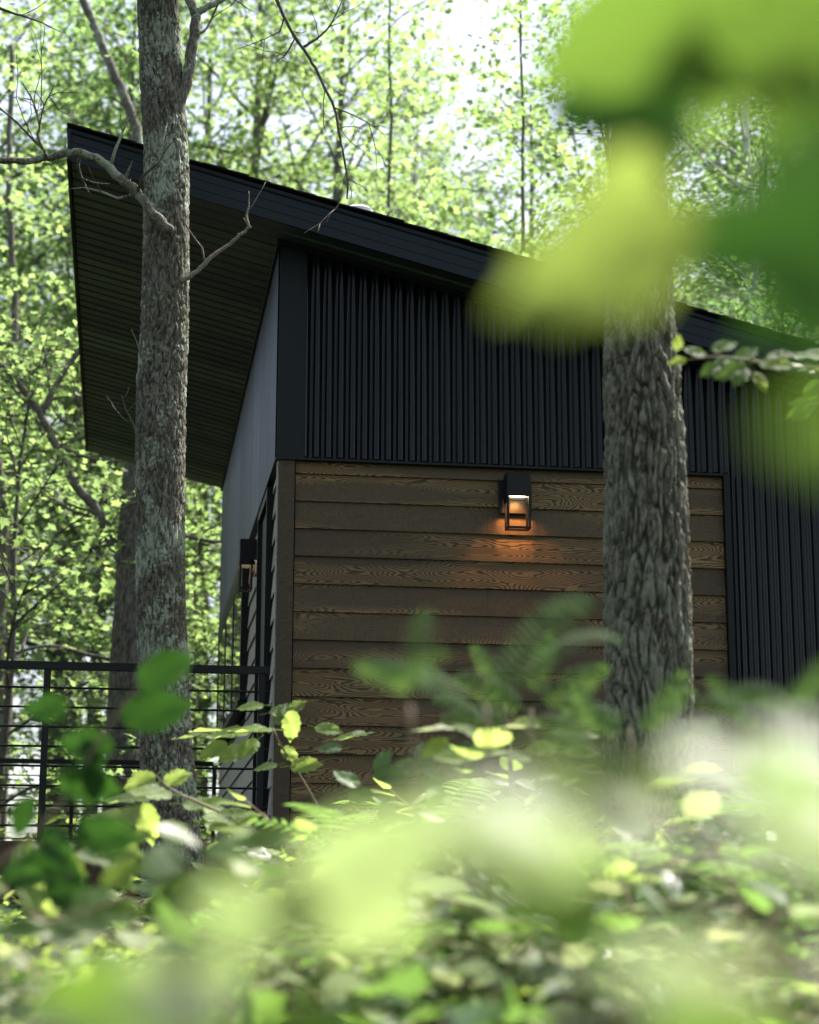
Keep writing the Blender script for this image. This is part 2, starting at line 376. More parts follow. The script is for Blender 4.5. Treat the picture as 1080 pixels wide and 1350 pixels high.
# ------------------------------------------------------------------ the ground
def gh(x, y):
    z = 0.02 + (0.035 * y if y > 0 else 0.062 * y)
    z = max(z, -2.2 + 0.02 * y) if y < -16 else z
    z += .10 * noise.noise(Vector((x * .25, y * .25, 0))) + .035 * noise.noise(Vector((x * 1.1, y * 1.1, 3)))
    if -1 < x < 7 and -.5 < y < 8: z = min(z, .2)
    return z
def build_ground():
    ax = np.concatenate([-np.geomspace(600, 14, 26), np.linspace(-13, 15, 75), np.geomspace(16, 600, 26)])
    ay = np.concatenate([-np.geomspace(600, 16, 20), np.linspace(-15, 20, 90), np.geomspace(21, 600, 26)])
    V = [(x, y, gh(x, y)) for y in ay for x in ax]; n = len(ax)
    F = [(j * n + i, j * n + i + 1, (j + 1) * n + i + 1, (j + 1) * n + i) for j in range(len(ay) - 1) for i in range(n - 1)]
    g = Geo(); g.add(V, F)
    o = link('ground', g.mesh('ground', ground_mat(), True)); tag(o, kind='structure')
build_ground()

# ------------------------------------------------------------------ the cabin
W, H1, H0, E_ = 2.874, 2.936, 2.846, 0.175
SOF0, SL = 4.362, 0.25                      # soffit height at x = 0, fall per metre
XL, XR, YB, OV = -1.372, 7.2, 7.05, 0.348   # roof edge left and right, depth, front overhang
WALLR = 6.7
ZB = 0.36
def zs(x): return SOF0 - SL * x
cabin = empty('cabin', (2.9, 3.5, 0.2), label='modern cabin with black corrugated metal walls, brown wood siding and a slanted roof', cat='cabin')

front = Geo().prism([(.03, 0.03, ZB - .15), (WALLR, 0.03, ZB - .15), (WALLR, 0.03, zs(WALLR) - .004), (.03, 0.03, zs(.03) - .004)], (0, .10, 0)).obj('front_wall', M_DARKIN, cabin)
def sidewall():
    g = Geo()
    y0, y1, y2, y3 = DOOR[0], DOOR[1], WIN[0], WIN[1]
    for a, b, z0, z1 in ((.13, y0, ZB - .15, H1), (y0, y1, H1 - .10, H1), (y1, y2, ZB - .15, H1), (y2, y3, ZB - .15, WZ0), (y2, y3, H1 - .14, H1), (y3, YB, ZB - .15, H1)):
        g.box((.03, a, z0), (.13, b, z1))
    g.box((.03, .13, H1), (.13, YB, zs(.13) - .01))
    return g.obj('side_wall', M_DARKIN, cabin)
# the door and windows on the side wall, read off the picture on the plane x = 0
DOOR = (at_x(355.5, 800, 0)[1], at_x(344.5, 800, 0)[1])
WIN = (at_x(324.5, 860, 0)[1], at_x(293.0, 900, 0)[1])
WIN = (WIN[0], min(WIN[1], YB - .25))
WZ0 = at_x(310, 948, 0)[2]
print('door', DOOR, 'win', WIN, 'wz0', WZ0)
side = sidewall()
g = Geo(); g.prism([(.14, .14, ZB - .15), (WALLR - .1, .14, ZB - .15), (WALLR - .1, .14, zs(WALLR) - .05), (.14, .14, zs(.14) - .05)], (0, .02, 0))
back = Geo().prism([(.14, YB - .12, ZB - .15), (WALLR, YB - .12, ZB - .15), (WALLR, YB - .12, zs(WALLR) - .01), (.14, YB - .12, zs(.14) - .01)], (0, .12, 0)).obj('back_wall', M_METAL, cabin)
Geo().box((WALLR - .1, .14, ZB - .15), (WALLR, YB - .13, zs(WALLR) - .01)).obj('far_wall', M_METAL, cabin)
floor_slab = Geo().box((.14, .14, ZB - .13), (WALLR - .11, YB - .13, ZB + .1)).obj('floor', M_DARKIN, cabin)

def lap_profile(z1, z0):       # offsets outwards (positive = out of wall)
    return [(0.000, z1 + .012), (0.010, z1 + .012), (0.026, z0), (0.014, z0 - .001), (0.0, z0 + .02)]
# front boards
bx0, bx1 = .100, W - .012
edges = [H1 - .012, H0] + [H0 - E_ * k for k in range(1, 16)]
for i in range(len(edges) - 1):
    z1, z0 = edges[i], edges[i + 1]
    if z0 < ZB - .1: break
    if i % 3 == 1: cuts = [bx0, bx1]
    else: cuts = [bx0, bx0 + (1.22 if i % 3 else 2.05), bx1]
    for a, b in zip(cuts[:-1], cuts[1:]):
        if b < bx1: b -= .0015
        prof = [(a, .028 - o_, z) for o_, z in lap_profile(z1, z0)]
        if i == 0: prof = [(a, .028 - o_, z) for o_, z in [(0, z1), (.016, z1), (.026, z0), (.014, z0 - .001), (0, z0 + .02)]]
        Geo().prism(prof, (b - a, 0, 0)).obj('board', M_WOOD, front)
# corner trim boards
Geo().box((-.006, -.014, ZB - .1), (.092, .028, H1 - .012)).obj('corner_board', M_WTRIM, front)
Geo().box((-.016, -.001, ZB - .1), (-.007, .075, H1 - .014)).obj('corner_board', M_SIDE, side)
# side boards, cut round the door and the windows
for i in range(len(edges) - 1):
    z1, z0 = edges[i], edges[i + 1]
    if z0 < ZB - .1: break
    spans = [(.077, DOOR[0] - .045), (DOOR[1] + .045, WIN[0] - .05)]
    if z1 < WZ0 - .02:
        spans = spans[:1] + [(DOOR[1] + .045, 4.1), (4.103, YB)]
    else: spans += [(WIN[1] + .05, YB)]
    for a, b in spans:
        pr = lap_profile(z1, z0) if i else [(0, z1), (.016, z1), (.026, z0), (.014, z0 - .001), (0, z0 + .02)]
        Geo().prism([(.028 - o_, a, z) for o_, z in pr], (0, b - a, 0)).obj('board', M_SIDE, side)

# corrugated metal
PITCH_R = .0762
def corr_sheet(n, zlow, ztop, along, x0, name_parent, per=12, amp=.0115):
    V = []; m = n * per + 1
    for i in range(m):
        t = x0 + PITCH_R * i / per; ph = (i / per) % 1.0
        s = math.cos(2 * math.pi * ph)
        o_ = .0145 + .0135 * s
        for z in (zlow, ztop(t) if callable(ztop) else ztop):
            V.append((t, -o_, z) if along == 'X' else (-o_, t, z))
    F = [(2 * i, 2 * i + 2, 2 * i + 3, 2 * i + 1) for i in range(m - 1)]
    if along == 'Y': F = [f[::-1] for f in F]
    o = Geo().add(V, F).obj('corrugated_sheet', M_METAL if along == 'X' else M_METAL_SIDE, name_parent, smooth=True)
    return o
fm = empty('front_cladding', (3, 0, 3)); fm.parent = cabin; fm.location = Vector((3, 0, 3)) - cabin.location
x = .150; k = 0
XCH = W + .035
while x < WALLR - .05:
    n = 10
    zl = H1 + .012 if x + n * PITCH_R <= XCH + .4 else ZB - .1
    if x < XCH < x + n * PITCH_R and True:
        n1 = int((XCH - x) / PITCH_R + .5)
        if n1 > 0: corr_sheet(n1, H1 + .012, lambda t: zs(t) - .004, 'X', x, fm); x += n1 * PITCH_R
        XCH = -1; continue
    zl = H1 + .012 if XCH > 0 else ZB - .1
    corr_sheet(n, zl, lambda t: zs(t) - .004, 'X', x, fm); x += n * PITCH_R
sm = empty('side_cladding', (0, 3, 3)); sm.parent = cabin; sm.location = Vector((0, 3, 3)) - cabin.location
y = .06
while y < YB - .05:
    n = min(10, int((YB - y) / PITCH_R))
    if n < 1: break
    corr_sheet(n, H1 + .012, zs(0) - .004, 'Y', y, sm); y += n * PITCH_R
# corner flashing of the metal part
g = Geo(); g.box((-.020, -.024, H1 + .004), (.150, -.0215, zs(.15) - .002)); g.obj('corner_flashing', M_TRIM, cabin)
Geo().box((-.0225, -.0235, H1 + .004), (-.020, .060, zs(0) - .002)).obj('corner_flashing', M_METAL, cabin)
# drip flashing under the metal
Geo().box((-.030, -.032, H1 - .012), (W + .02, .026, H1 + .003)).obj('drip_flashing', M_BLACK, cabin)
Geo().box((-.032, .028, H1 - .013), (.026, YB, H1 + .002)).obj('drip_flashing', M_BLACK, cabin)
Geo().box((W - .010, -.030, ZB - .12), (W + .030, .026, H1 - .013)).obj('edge_trim', M_BLACK, cabin)
# screws with washers in the cladding
g = Geo()
for zz in (H1 + .08, H1 + .68):
    for i in range(0, 44):
        xx = .150 + PITCH_R * (i + .5) * 2
        if xx > WALLR or zz > zs(xx) - .1: continue
        g.box((xx - .004, -.0105, zz - .004), (xx + .004, -.0035, zz + .004))
g.obj('screws', M_TRIM, cabin)
g = Geo()
for zz in (H1 + .05, H1 + .28, H1 + .5, H1 + .9, H1 + 1.25):
    g.box((-.0275, .008, zz - .005), (-.0226, .018, zz + .005))
for xx in (.03, .11):
    g.box((xx - .004, -.0275, H1 + .045), (xx + .004, -.0242, H1 + .053))
g.obj('screws', M_FASCIA, cabin)

# ---- roof
roof = empty('roof', (3, 3.3, 4.0)); roof.parent = cabin; roof.location = Vector((3, 3.3, 4.0)) - cabin.location
FH = .205                                 # fascia height
YR0, YR1 = -OV, YB + .02
sl = np.array([1, 0, -SL]) / math.hypot(1, SL)
# deck and shingle bed
Geo().prism([(XL + .012, YR0 + .03, zs(XL + .012) + .03), (XR, YR0 + .03, zs(XR) + .03), (XR, YR0 + .03, zs(XR) + FH - .012), (XL + .012, YR0 + .03, zs(XL + .012) + FH - .012)], (0, YR1 - YR0 - .05, 0)).obj('roof_deck', M_DARKIN, roof)
Geo().prism([(XL - .008, YR0 + .03, zs(XL) + FH - .010), (XR, YR0 + .03, zs(XR) + FH - .010), (XR, YR0 + .03, zs(XR) + FH + .008), (XL - .008, YR0 + .03, zs(XL) + FH + .008)], (0, YR1 - YR0, 0)).obj('shingle_bed', M_SHINGLE, roof)
# shingles along the front rake and the upper left edge, one by one
def shingle_mesh():
    g = Geo(); g.prism([(-.006, 0, .000), (.150, 0, -.002), (.150, 0, .010), (-.004, 0, .007)], (0, .34, 0)); return g.mesh('shingle', M_SHINGLE)
SHM = shingle_mesh()
n = int((XR - XL) / .14)
for i in range(n):
    xx = XL - .01 + i * .14
    jy = random.uniform(-.012, .008)
    o = link('shingle', SHM, roof, (xx, YR0 - .028 + jy, zs(xx) + FH + .0095 + random.uniform(0, .004)))
    o.rotation_euler = (random.uniform(-.004, .004), math.atan(SL) - R(random.uniform(.6, 1.8)), 0)
# fascia with stepped grooves
def fascia_profile():
    # (outward, height) pairs from bottom to top
    return [(0, 0), (.020, 0), (.020, .058), (.0155, .060), (.018, .063), (.018, .122), (.0135, .124), (.016, .127), (.016, .176), (.022, .179), (.026, .184), (.030, FH), (0, FH)]
L_ = XR - XL
prof = [(XL, YR0 + .012 - o_, zs(XL) - .012 + h_) for o_, h_ in fascia_profile()]
Geo().prism(prof, (L_, 0, -SL * L_)).obj('fascia', M_FASCIA, roof)
prof = [(XL - o_ + .012, YR0 - .02, zs(XL) - .012 + h_) for o_, h_ in fascia_profile()]
Geo().prism(prof, (0, YR1 - YR0 + .02, 0)).obj('fascia', M_FASCIA, roof)
Geo().prism([(XL + .02, YR1, zs(XL)), (XR, YR1, zs(XR)), (XR, YR1, zs(XR) + FH), (XL + .02, YR1, zs(XL) + FH)], (0, .02, 0)).obj('fascia', M_FASCIA, roof)
# soffit panels, 0.425 m wide, each with two pressed V grooves, running with the slope
PW = .425
def soffit_panel(y0, x0, x1):
    # cross section over y, depth upwards
    sec = [(0, .020), (.022, .020), (.026, 0), (PW / 3 - .008, 0), (PW / 3, .016), (PW / 3 + .030, .016), (PW / 3 + .038, 0),
           (2 * PW / 3 - .008, 0), (2 * PW / 3, .016), (2 * PW / 3 + .030, .016), (2 * PW / 3 + .038, 0), (PW - .001, 0), (PW - .001, .026), (0, .026)]
    return Geo().prism([(x0, y0 + a, zs(x0) + b) for a, b in sec], (x1 - x0, 0, -SL * (x1 - x0)))
y = YR0 + .013
soffit_panel(y, XL + .02, XR - .02).obj('soffit_panel', M_SOFFIT, roof)
y += PW
while y < YR1 - .01:
    if y + PW > YR1: break
    soffit_panel(y, XL + .02, -.022 if y > .02 else .02).obj('soffit_panel', M_SOFFIT, roof); y += PW
if YR1 - y > .05:
    Geo().prism([(XL + .02, y, zs(XL + .02)), (XL + .02, YR1 - .002, zs(XL + .02)), (XL + .02, YR1 - .002, zs(XL + .02) + .016), (XL + .02, y, zs(XL + .02) + .016)], (1.34, 0, -SL * 1.34)).obj('soffit_panel', M_SOFFIT, roof)
# thin J trim between soffit and walls
Geo().box((-.045, .0, zs(0) - .028), (-.0235, YB, zs(0) + .002)).obj('soffit_trim', M_BLACK, roof)
prof = [(-.045, -.0245, zs(-.045) - .03), (-.045, -.047, zs(-.045) - .03), (-.045, -.047, zs(-.045) - .003), (-.045, -.0245, zs(-.045) - .003)]
Geo().prism(prof, (WALLR + .04, 0, -SL * (WALLR + .04))).obj('soffit_trim', M_BLACK, roof)
# pale round vent on the roof
vp = at_y(472, 280, 1.35)
vz = zs(vp[0]) + FH
g = Geo()
for (r0, r1, za, zb) in ((.08, .08, vz - .02, vp[2] - .02), (.105, .11, vp[2] - .02, vp[2] + .01), (.11, .085, vp[2] + .01, vp[2] + .03), (.085, .04, vp[2] + .03, vp[2] + .043), (.04, .0, vp[2] + .043, vp[2] + .046)):
    V, F = tube_np([(vp[0], vp[1], za), (vp[0], vp[1], zb)], [r0, max(r1, .001)], 24); g.add(V, F.tolist())
g.obj('roof_vent', M_DOME, roof, smooth=True)

# ---- door in the side wall
door = empty('door', (0, (DOOR[0] + DOOR[1]) / 2, ZB + .2)); door.parent = side
door.location = Vector((0, (DOOR[0] + DOOR[1]) / 2, ZB + .2)) - side.location - cabin.location
dz0, dz1 = ZB + .2, H1 - .10
y0, y1 = DOOR
g = Geo()
g.box((-.034, y0 - .044, dz0 - .1), (.125, y0, dz1 + .06)); g.box((-.034, y1, dz0 - .1), (.125, y1 + .044, dz1 + .06)); g.box((-.032, y0 + .001, dz1), (.125, y1 - .001, dz1 + .058))
g.obj('door_frame', M_BLACK, door)
Geo().box((-.004, y0 + .003, dz0), (.040, y1 - .003, dz1 - .002)).obj('door_leaf', M_BLACK, door)
g = Geo(); g.box((-.045, y0 + .08, dz0 + 1.0), (-.018, y0 + .10, dz0 + 1.02)); g.tube([(-.045, y0 + .09, dz0 + 1.01), (-.045, y0 + .20, dz0 + 1.01)], .009, 8); g.obj('handle', M_BLACK, door)
# ---- windows of the side wall: three lights with deep black frames
ww = (WIN[1] - WIN[0]) / 3
for k in range(3):
    a = WIN[0] + k * ww + .004; b = WIN[0] + (k + 1) * ww - .004
    g = Geo(); z0, z1 = WZ0, H1 - .12; t = .055
    g.box((-.045, a, z0), (.10, a + t, z1)); g.box((-.045, b - t, z0), (.10, b, z1))
    g.box((-.043, a + t, z0), (.10, b - t, z0 + t)); g.box((-.043, a + t, z1 - t), (.10, b - t, z1))
    wf = g.obj('window', M_BLACK, side)
    Geo().box((-.040, a + t, z0 + t), (-.034, b - t, z1 - t)).obj('pane', M_GLASS, wf)
Geo().box((-.060, WIN[0] - .03, WZ0 - .035), (.02, WIN[1] + .03, WZ0 - .002)).obj('window_sill', M_BLACK, side)
g = Geo(); g.box((-.046, WIN[0] - .05, WZ0), (.03, WIN[0] - .001, H1 - .015)); g.box((-.046, WIN[1] + .001, WZ0), (.03, WIN[1] + .05, H1 - .015)); g.box((-.046, WIN[0], H1 - .118), (.03, WIN[1], H1 - .015))
g.obj('window_trim', M_BLACK, side)

# ---- foundation skirt
Geo().box((.05, .02, -.4), (WALLR, .10, ZB - .151)).obj('foundation', M_CONC, cabin)

# ------------------------------------------------------------------ wall lamps
def wall_lamp(loc, rz, label, energy=8.0):
    """box lantern: local -Y points away from the wall, origin on the wall at the top of the lamp"""
    t = empty('wall_lamp', loc, label=label, cat='wall lamp', group='black box lanterns on the cabin walls')
    def put(g, name, mat, par=t):
        V = np.array(g.v); c = (V.min(0) + V.max(0)) / 2; g.v = [tuple(p) for p in V - c]
        o = bpy.data.objects.new(name, g.mesh(name, mat)); C.objects.link(o); o.parent = par; o.location = c; return o
    put(Geo().box((-.105, -.018, -.215), (.105, 0, 0)), 'backplate', M_BLACK)
    g = Geo(); hw = .075; fr = -.135
    g.box((-hw, fr, -.128), (hw, fr + .008, .018)); g.box((-hw, -.026, -.128), (hw, -.0185, .018))
    g.box((-hw, fr + .0085, -.128), (-hw + .008, -.0265, .018)); g.box((hw - .008, fr + .0085, -.128), (hw, -.0265, .018))
    g.box((-hw + .001, fr + .001, .0185), (hw - .001, -.0195, .024)); g.box((-hw + .0085, fr + .009, -.095), (hw - .0085, -.027, -.09))
    for sx in (-1, 1): g.box((min(sx * hw, sx * (hw - .006)), fr + .009, -.162), (max(sx * hw, sx * (hw - .006)), -.028, -.1285))
    h = put(g, 'housing', M_BLACK)
    o = put(Geo().box((-hw + .012, fr + .014, -.112), (hw - .012, -.032, -.0955)), 'diffuser', M_GLOW)
    g = Geo(); s = .013; zb = -.335
    for sx in (-1, 1):
        for yy in (fr, fr + .08):
            g.box((min(sx * hw, sx * (hw - s)), yy, zb), (max(sx * hw, sx * (hw - s)), yy + s, -.1285))
        g.box((min(sx * hw, sx * (hw - s)), fr + s, zb), (max(sx * hw, sx * (hw - s)), fr + .08, zb + s))
    for yy in (fr, fr + .08): g.box((-hw + s, yy, zb), (hw - s, yy + s, zb + s))
    put(g, 'frame', M_BLACK)
    t.rotation_euler = (0, 0, rz)
    ld = bpy.data.lights.new('bulb', 'SPOT'); ld.energy = energy; ld.color = (1.0, .36, .08); ld.spot_size = R(96); ld.spot_blend = .5; ld.shadow_soft_size = .03
    lo = bpy.data.objects.new('bulb', ld); C.objects.link(lo); lo.parent = t; lo.location = (0, fr + .05, -.118)
    lo.rotation_euler = (R(26), 0, 0)
    return t
p = at_y(678.5, 634, 0)
wall_lamp((p[0], -.001, p[2]), 0, 'lit black lantern on the brown wood front wall of the cabin')
p = at_x(338.5, 722, 0)
print('lamp2', p)
p = at_x(341.0, 718, 0); print('lamp2', p)
wall_lamp((-.001, p[1], p[2]), R(-90), 'lit black lantern on the shaded side wall above the deck', 2.5)

# ------------------------------------------------------------------ deck and railings
DZ = .557; XD = -6.2; DY0, DY1 = .03, 7.05
deck = empty('deck', (-3, 3.5, DZ), label='raised wooden deck along the left side of the cabin', cat='deck')
y = DY0
bm = Geo().box((-(abs(XD) - .05) / 2, -.068, -.03), ((abs(XD) - .05) / 2, .068, 0)).mesh('deck_board', M_DECK)
while y + .14 < DY1:
    link('deck_board', bm, deck, ((XD - .05) / 2, y + .07, DZ + random.uniform(-.001, .001))); y += .141
Geo().box((XD, DY0 - .045, DZ - .235), (-.05, DY0 - .005, DZ - .002)).obj('rim_joist', M_DECK, deck)
Geo().box((XD, DY1 - .04, DZ - .235), (-.05, DY1, DZ - .031)).obj('rim_joist', M_DECK, deck)
Geo().box((XD - .045, DY0 - .045, DZ - .235), (XD - .005, DY1, DZ - .002)).obj('rim_joist', M_DECK, deck)
for k in range(12):
    xx = XD + .3 + k * .5
    Geo().box((xx, DY0, DZ - .225), (xx + .04, DY1 - .045, DZ - .031)).obj('joist', M_DECK, deck)
for xx in (XD + .1, -3.1, -.35):
    for yy in (.25, 3.5, 6.7):
        zz = gh(xx, yy) - .3
        Geo().box((xx - .07, yy - .07, zz), (xx + .07, yy + .07, DZ - .236)).obj('deck_post', M_DECK, deck)

def railing(name_lbl, p0, p1, posts, z_top, nbar, cat='railing'):
    p0 = np.array(p0, float); p1 = np.array(p1, float); d = p1 - p0
    t = empty('deck_railing', tuple((p0 + p1) / 2), label=name_lbl, cat=cat)
    n = d / np.linalg.norm(d); s = np.array([-n[1], n[0], 0])
    def beam(a, b, w_, h_, z, name):
        q = [a + s * w_ + [0, 0, z], a - s * w_ + [0, 0, z], a - s * w_ + [0, 0, z + h_], a + s * w_ + [0, 0, z + h_]]
        return Geo().prism([tuple(v) for v in q], b - a).obj(name, M_RAIL, t)
    beam(p0, p1, .028, .045, z_top - .045, 'top_rail')
    for k in range(nbar):
        z = z_top - .155 - k * .1175
        a, b = p0 + [0, 0, z], p1 + [0, 0, z]
        Geo().tube([a, b], .0068, 8).obj('bar', M_RAIL, t)
    for q in posts:
        c = p0 + n * q
        Geo().box((c[0] - .02, c[1] - .02, DZ + .002), (c[0] + .02, c[1] + .02, z_top - .0455)).obj('post', M_RAIL, t)
    return t
ztop = at_y(250, 877, .06)[2]
px_ = [at_y(60, 950, .06)[0], at_y(344.0, 950, .06)[0]]
sp = px_[1] - px_[0]
railing('black metal railing with horizontal bars along the front of the deck', (XD, .06, 0), (-.035, .06, 0), [x_ - XD for x_ in (px_[1], px_[0], px_[0] - sp, px_[0] - 2 * sp)], ztop, 8)
zb_ = at_y(200, 1003, 6.95)[2]
pb = [at_y(95, 1050, 6.95)[0], at_y(282, 1050, 6.95)[0]]
railing('black metal railing at the far back edge of the deck', (XD, 6.95, 0), (-.05, 6.95, 0), [x_ - XD for x_ in (pb[1], pb[0], pb[0] - (pb[1] - pb[0]))] , zb_, 8)
print('rail', ztop, zb_, px_, pb)

# ------------------------------------------------------------------ leaves
def fan(outline, center=(0, .45), fold=.18, curl=.12):
    P = [center] + list(outline)
    V = np.array([(x_, y_, fold * abs(x_) - curl * (y_ - .4) ** 2) for x_, y_ in P], float)
    n = len(outline)
    F = np.array([(0, i, i % n + 1) for i in range(1, n + 1)])
    return V, F
def mirror(h):   # right half from base to tip (base and tip on the axis)
    r = list(h); return r + [(-x_, y_) for x_, y_ in reversed(r[1:-1])]
MAPLE = fan(mirror([(0, .0), (.16, .03), (.34, -.03), (.30, .16), (.56, .36), (.36, .46), (.42, .62), (.20, .56), (.16, .78), (0, 1.0)]))
MAPLE_LO = fan(mirror([(0, .0), (.34, .0), (.26, .22), (.52, .52), (.17, .54), (0, 1.0)]))
OVATE = fan(mirror([(0, 0), (.14, .06), (.25, .2), (.23, .24), (.31, .38), (.27, .42), (.29, .58), (.22, .62), (.2, .78), (.12, .82), (0, 1.0)]))
OVATE_LO = fan(mirror([(0, 0), (.24, .18), (.28, .5), (.14, .82), (0, 1.0)]))
DIAM = (np.array([(0, 0, 0), (.2, .45, .03), (0, 1, -.05), (-.2, .45, .03)]), np.array([(0, 1, 2), (0, 2, 3)]))

def unit(v): return v / (np.linalg.norm(v, axis=-1, keepdims=True) + 1e-9)
def scatter(P, Nn, D, S, tmpl):
    """leaf blades: base at P, growing along D, facing Nn, length S"""
    TV, TF = tmpl; n = len(P)
    Nn = unit(Nn); D = unit(D - Nn * np.sum(D * Nn, 1, keepdims=True)); X = np.cross(D, Nn)
    V = P[:, None, :] + S[:, None, None] * (TV[None, :, 0:1] * X[:, None, :] + TV[None, :, 1:2] * D[:, None, :] + TV[None, :, 2:3] * Nn[:, None, :])
    F = TF[None] + (np.arange(n) * len(TV))[:, None, None]
    return V.reshape(-1, 3), F.reshape(-1, 3)

def leaf_field(rs, P, tmpl, size, tilt=.55, droop=.3):
    n = len(P)
    Nn = np.array([0, 0, 1.0]) + rs.normal(0, tilt, (n, 3))
    D = rs.normal(0, 1, (n, 3)); D[:, 2] = D[:, 2] * .3 - droop
    S = size * rs.uniform(.6, 1.25, n)
    V, F = scatter(P, Nn, D, S, tmpl)
    r = np.repeat(rs.random(n), len(tmpl[1]))
    return V, F, r

# ------------------------------------------------------------------ forest trees (five kinds of build, copied)
def gen_tree(seed, H, Rc, base, nlimb, leaf_n, leaf_s, r0, tmpl, lean=.05, flat=.35):
    rs = np.random.default_rng(seed)
    k = 12; hz = np.linspace(0, 1, k)
    tr = np.stack([np.cumsum(rs.normal(0, lean, k)) * hz, np.cumsum(rs.normal(0, lean, k)) * hz, hz * H - .3], 1)
    rad = r0 * (1 - .88 * hz) + .006; rad[0] *= 1.25
    TV, TF = [], []
    off = 0
    def addt(p, r_, n_):
        nonlocal off
        V, F = tube_np(p, r_, n_); TV.append(V); TF.append(F + off); off += len(V)
    addt(smooth_path(tr, 24), np.interp(np.linspace(0, 1, 24), hz, rad), 10)
    LP = []
    for i in range(nlimb):
        u = i / max(1, nlimb - 1)
        t = base + (1 - base) * u ** .9 * .97
        p0 = np.array([np.interp(t, hz, tr[:, j]) for j in range(3)])
        az = i * 2.4 + rs.normal(0, .3)
        Ln = Rc * (math.sin(math.pi * (0.18 + .74 * u)) ** .7) * rs.uniform(.75, 1.15)
        el = R(15) + R(45) * u + rs.normal(0, .12)
        m = 8; q = [p0]; d = np.array([math.cos(az) * math.cos(el), math.sin(az) * math.cos(el), math.sin(el)])
        for s_ in range(m - 1):
            d = unit(d + rs.normal(0, .13, 3) + np.array([0, 0, .03 - .02 * s_])); q.append(q[-1] + d * Ln / (m - 1))
        q = np.array(q); rl = np.interp(t, hz, rad) * .5
        addt(smooth_path(q, 11), np.linspace(rl, .005, 11), 5)
        nt_ = int(7 + 7 * Ln / Rc)
        for j in range(nt_):
            f = .22 + .78 * (j + rs.random()) / nt_
            b0 = np.array([np.interp(f, np.linspace(0, 1, m), q[:, c_]) for c_ in range(3)])
            a2 = az + rs.choice([-1, 1]) * rs.uniform(.4, 1.3)
            l2 = Ln * rs.uniform(.16, .38) + .12
            d2 = unit(np.array([math.cos(a2), math.sin(a2), rs.normal(.12, .25)]))
            e_ = b0 + d2 * l2; md = b0 + d2 * l2 * .5 + rs.normal(0, .05, 3)
            addt(np.array([b0, md, e_]), [.009, .006, .003], 3)
            nl = max(3, int(rs.poisson(leaf_n)))
            if rs.random() < .10: nl = nl // 4
            ff = rs.random(nl) ** .7
            LP.append(b0 + d2 * l2 * ff[:, None] * 1.15 + rs.normal(0, 1, (nl, 3)) * np.array([.13, .13, .13 * flat]) * (1 + l2 * .5))
    LP = np.concatenate(LP)
    V, F, r = leaf_field(rs, LP, tmpl, leaf_s)
    return np.concatenate(TV), np.concatenate(TF), V, F, r, len(LP)

kinds = []
for j, (H, Rc, base, nl, ln, ls, r0, bm_, lm_, tm) in enumerate([
        (15.5, 3.1, .2, 44, 13, .125, .16, B_BACK, M_LEAF_BG, MAPLE_LO),
        (13.0, 2.7, .16, 40, 15, .115, .12, B_BACK, M_LEAF_BG2, MAPLE_LO),
        (17.5, 3.4, .30, 44, 14, .130, .19, B_BACK, M_LEAF_BG, MAPLE_LO),
        (16.0, 2.5, .34, 36, 22, .085, .13, B_BIRCH, M_LEAF_BG, OVATE_LO),
        (5.8, 2.0, .12, 24, 8, .105, .045, B_TWIG, M_LEAF_BG, MAPLE_LO),
        (8.5, 2.4, .18, 30, 9, .115, .07, B_BACK, M_LEAF_BG2, MAPLE_LO)]):
    a, b, c, d, e, cnt = gen_tree(40 + j, H, Rc, base, nl, ln, ls, r0, tm)
    tm_ = np_mesh('trunk', a, b, bm_, smooth=True); cm = np_mesh('crown', c, d, lm_, e)
    kinds.append((tm_, cm)); print('kind', j, cnt)
NAMES = ['maple_tree', 'maple_tree', 'maple_tree', 'birch_tree', 'maple_sapling', 'understory_tree']
LBL = [('sunlit green maple in the forest behind the cabin', 'tree', 'maples of the forest behind the cabin'),
       ('sunlit green maple in the forest behind the cabin', 'tree', 'maples of the forest behind the cabin'),
       ('tall high-crowned maple deep in the bright forest', 'tree', 'tall maples deep in the forest'),
       ('white-barked birch with small leaves in the forest', 'tree', 'birches in the forest'),
       ('low bright green maple sapling growing under the forest trees', 'sapling', 'maple saplings of the understory'),
       ('mid-height deep green tree growing under the taller maples', 'tree', 'understory trees of the forest')]
def screen_x(x, y, z):
    v = np.array([x, y, z]) - CAM; return 540 + FPX * (v @ CR) / (v @ CF), v @ CF
def tree_zone(x, y, k):
    px, D = screen_x(x, y, 4.0)
    side = ('at the left edge' if px < 60 else 'by the crooked bare boughs' if px < 180 else 'seen behind the lichened trunk' if px < 255
            else 'between lichened trunk and cabin wall' if px < 300 else 'rising behind the high corner of the roof' if px < 440 else 'rising behind the roof vent' if px < 560
            else 'rising behind the middle of the roof slope' if px < 720 else 'rising behind the thick furrowed trunk' if px < 900 else 'rising beyond the low right end of the roof' if px < 1120 else 'just past the right edge of the view')
    if px < -80: side = 'standing past the left edge of the view'
    if px > 1300: side = 'standing far past the right edge of the view'
    far = 'nearest row, ' if D < 26 else 'middle depth, ' if D < 37 else 'far back, ' if D < 50 else 'farthest row, '
    return far + side
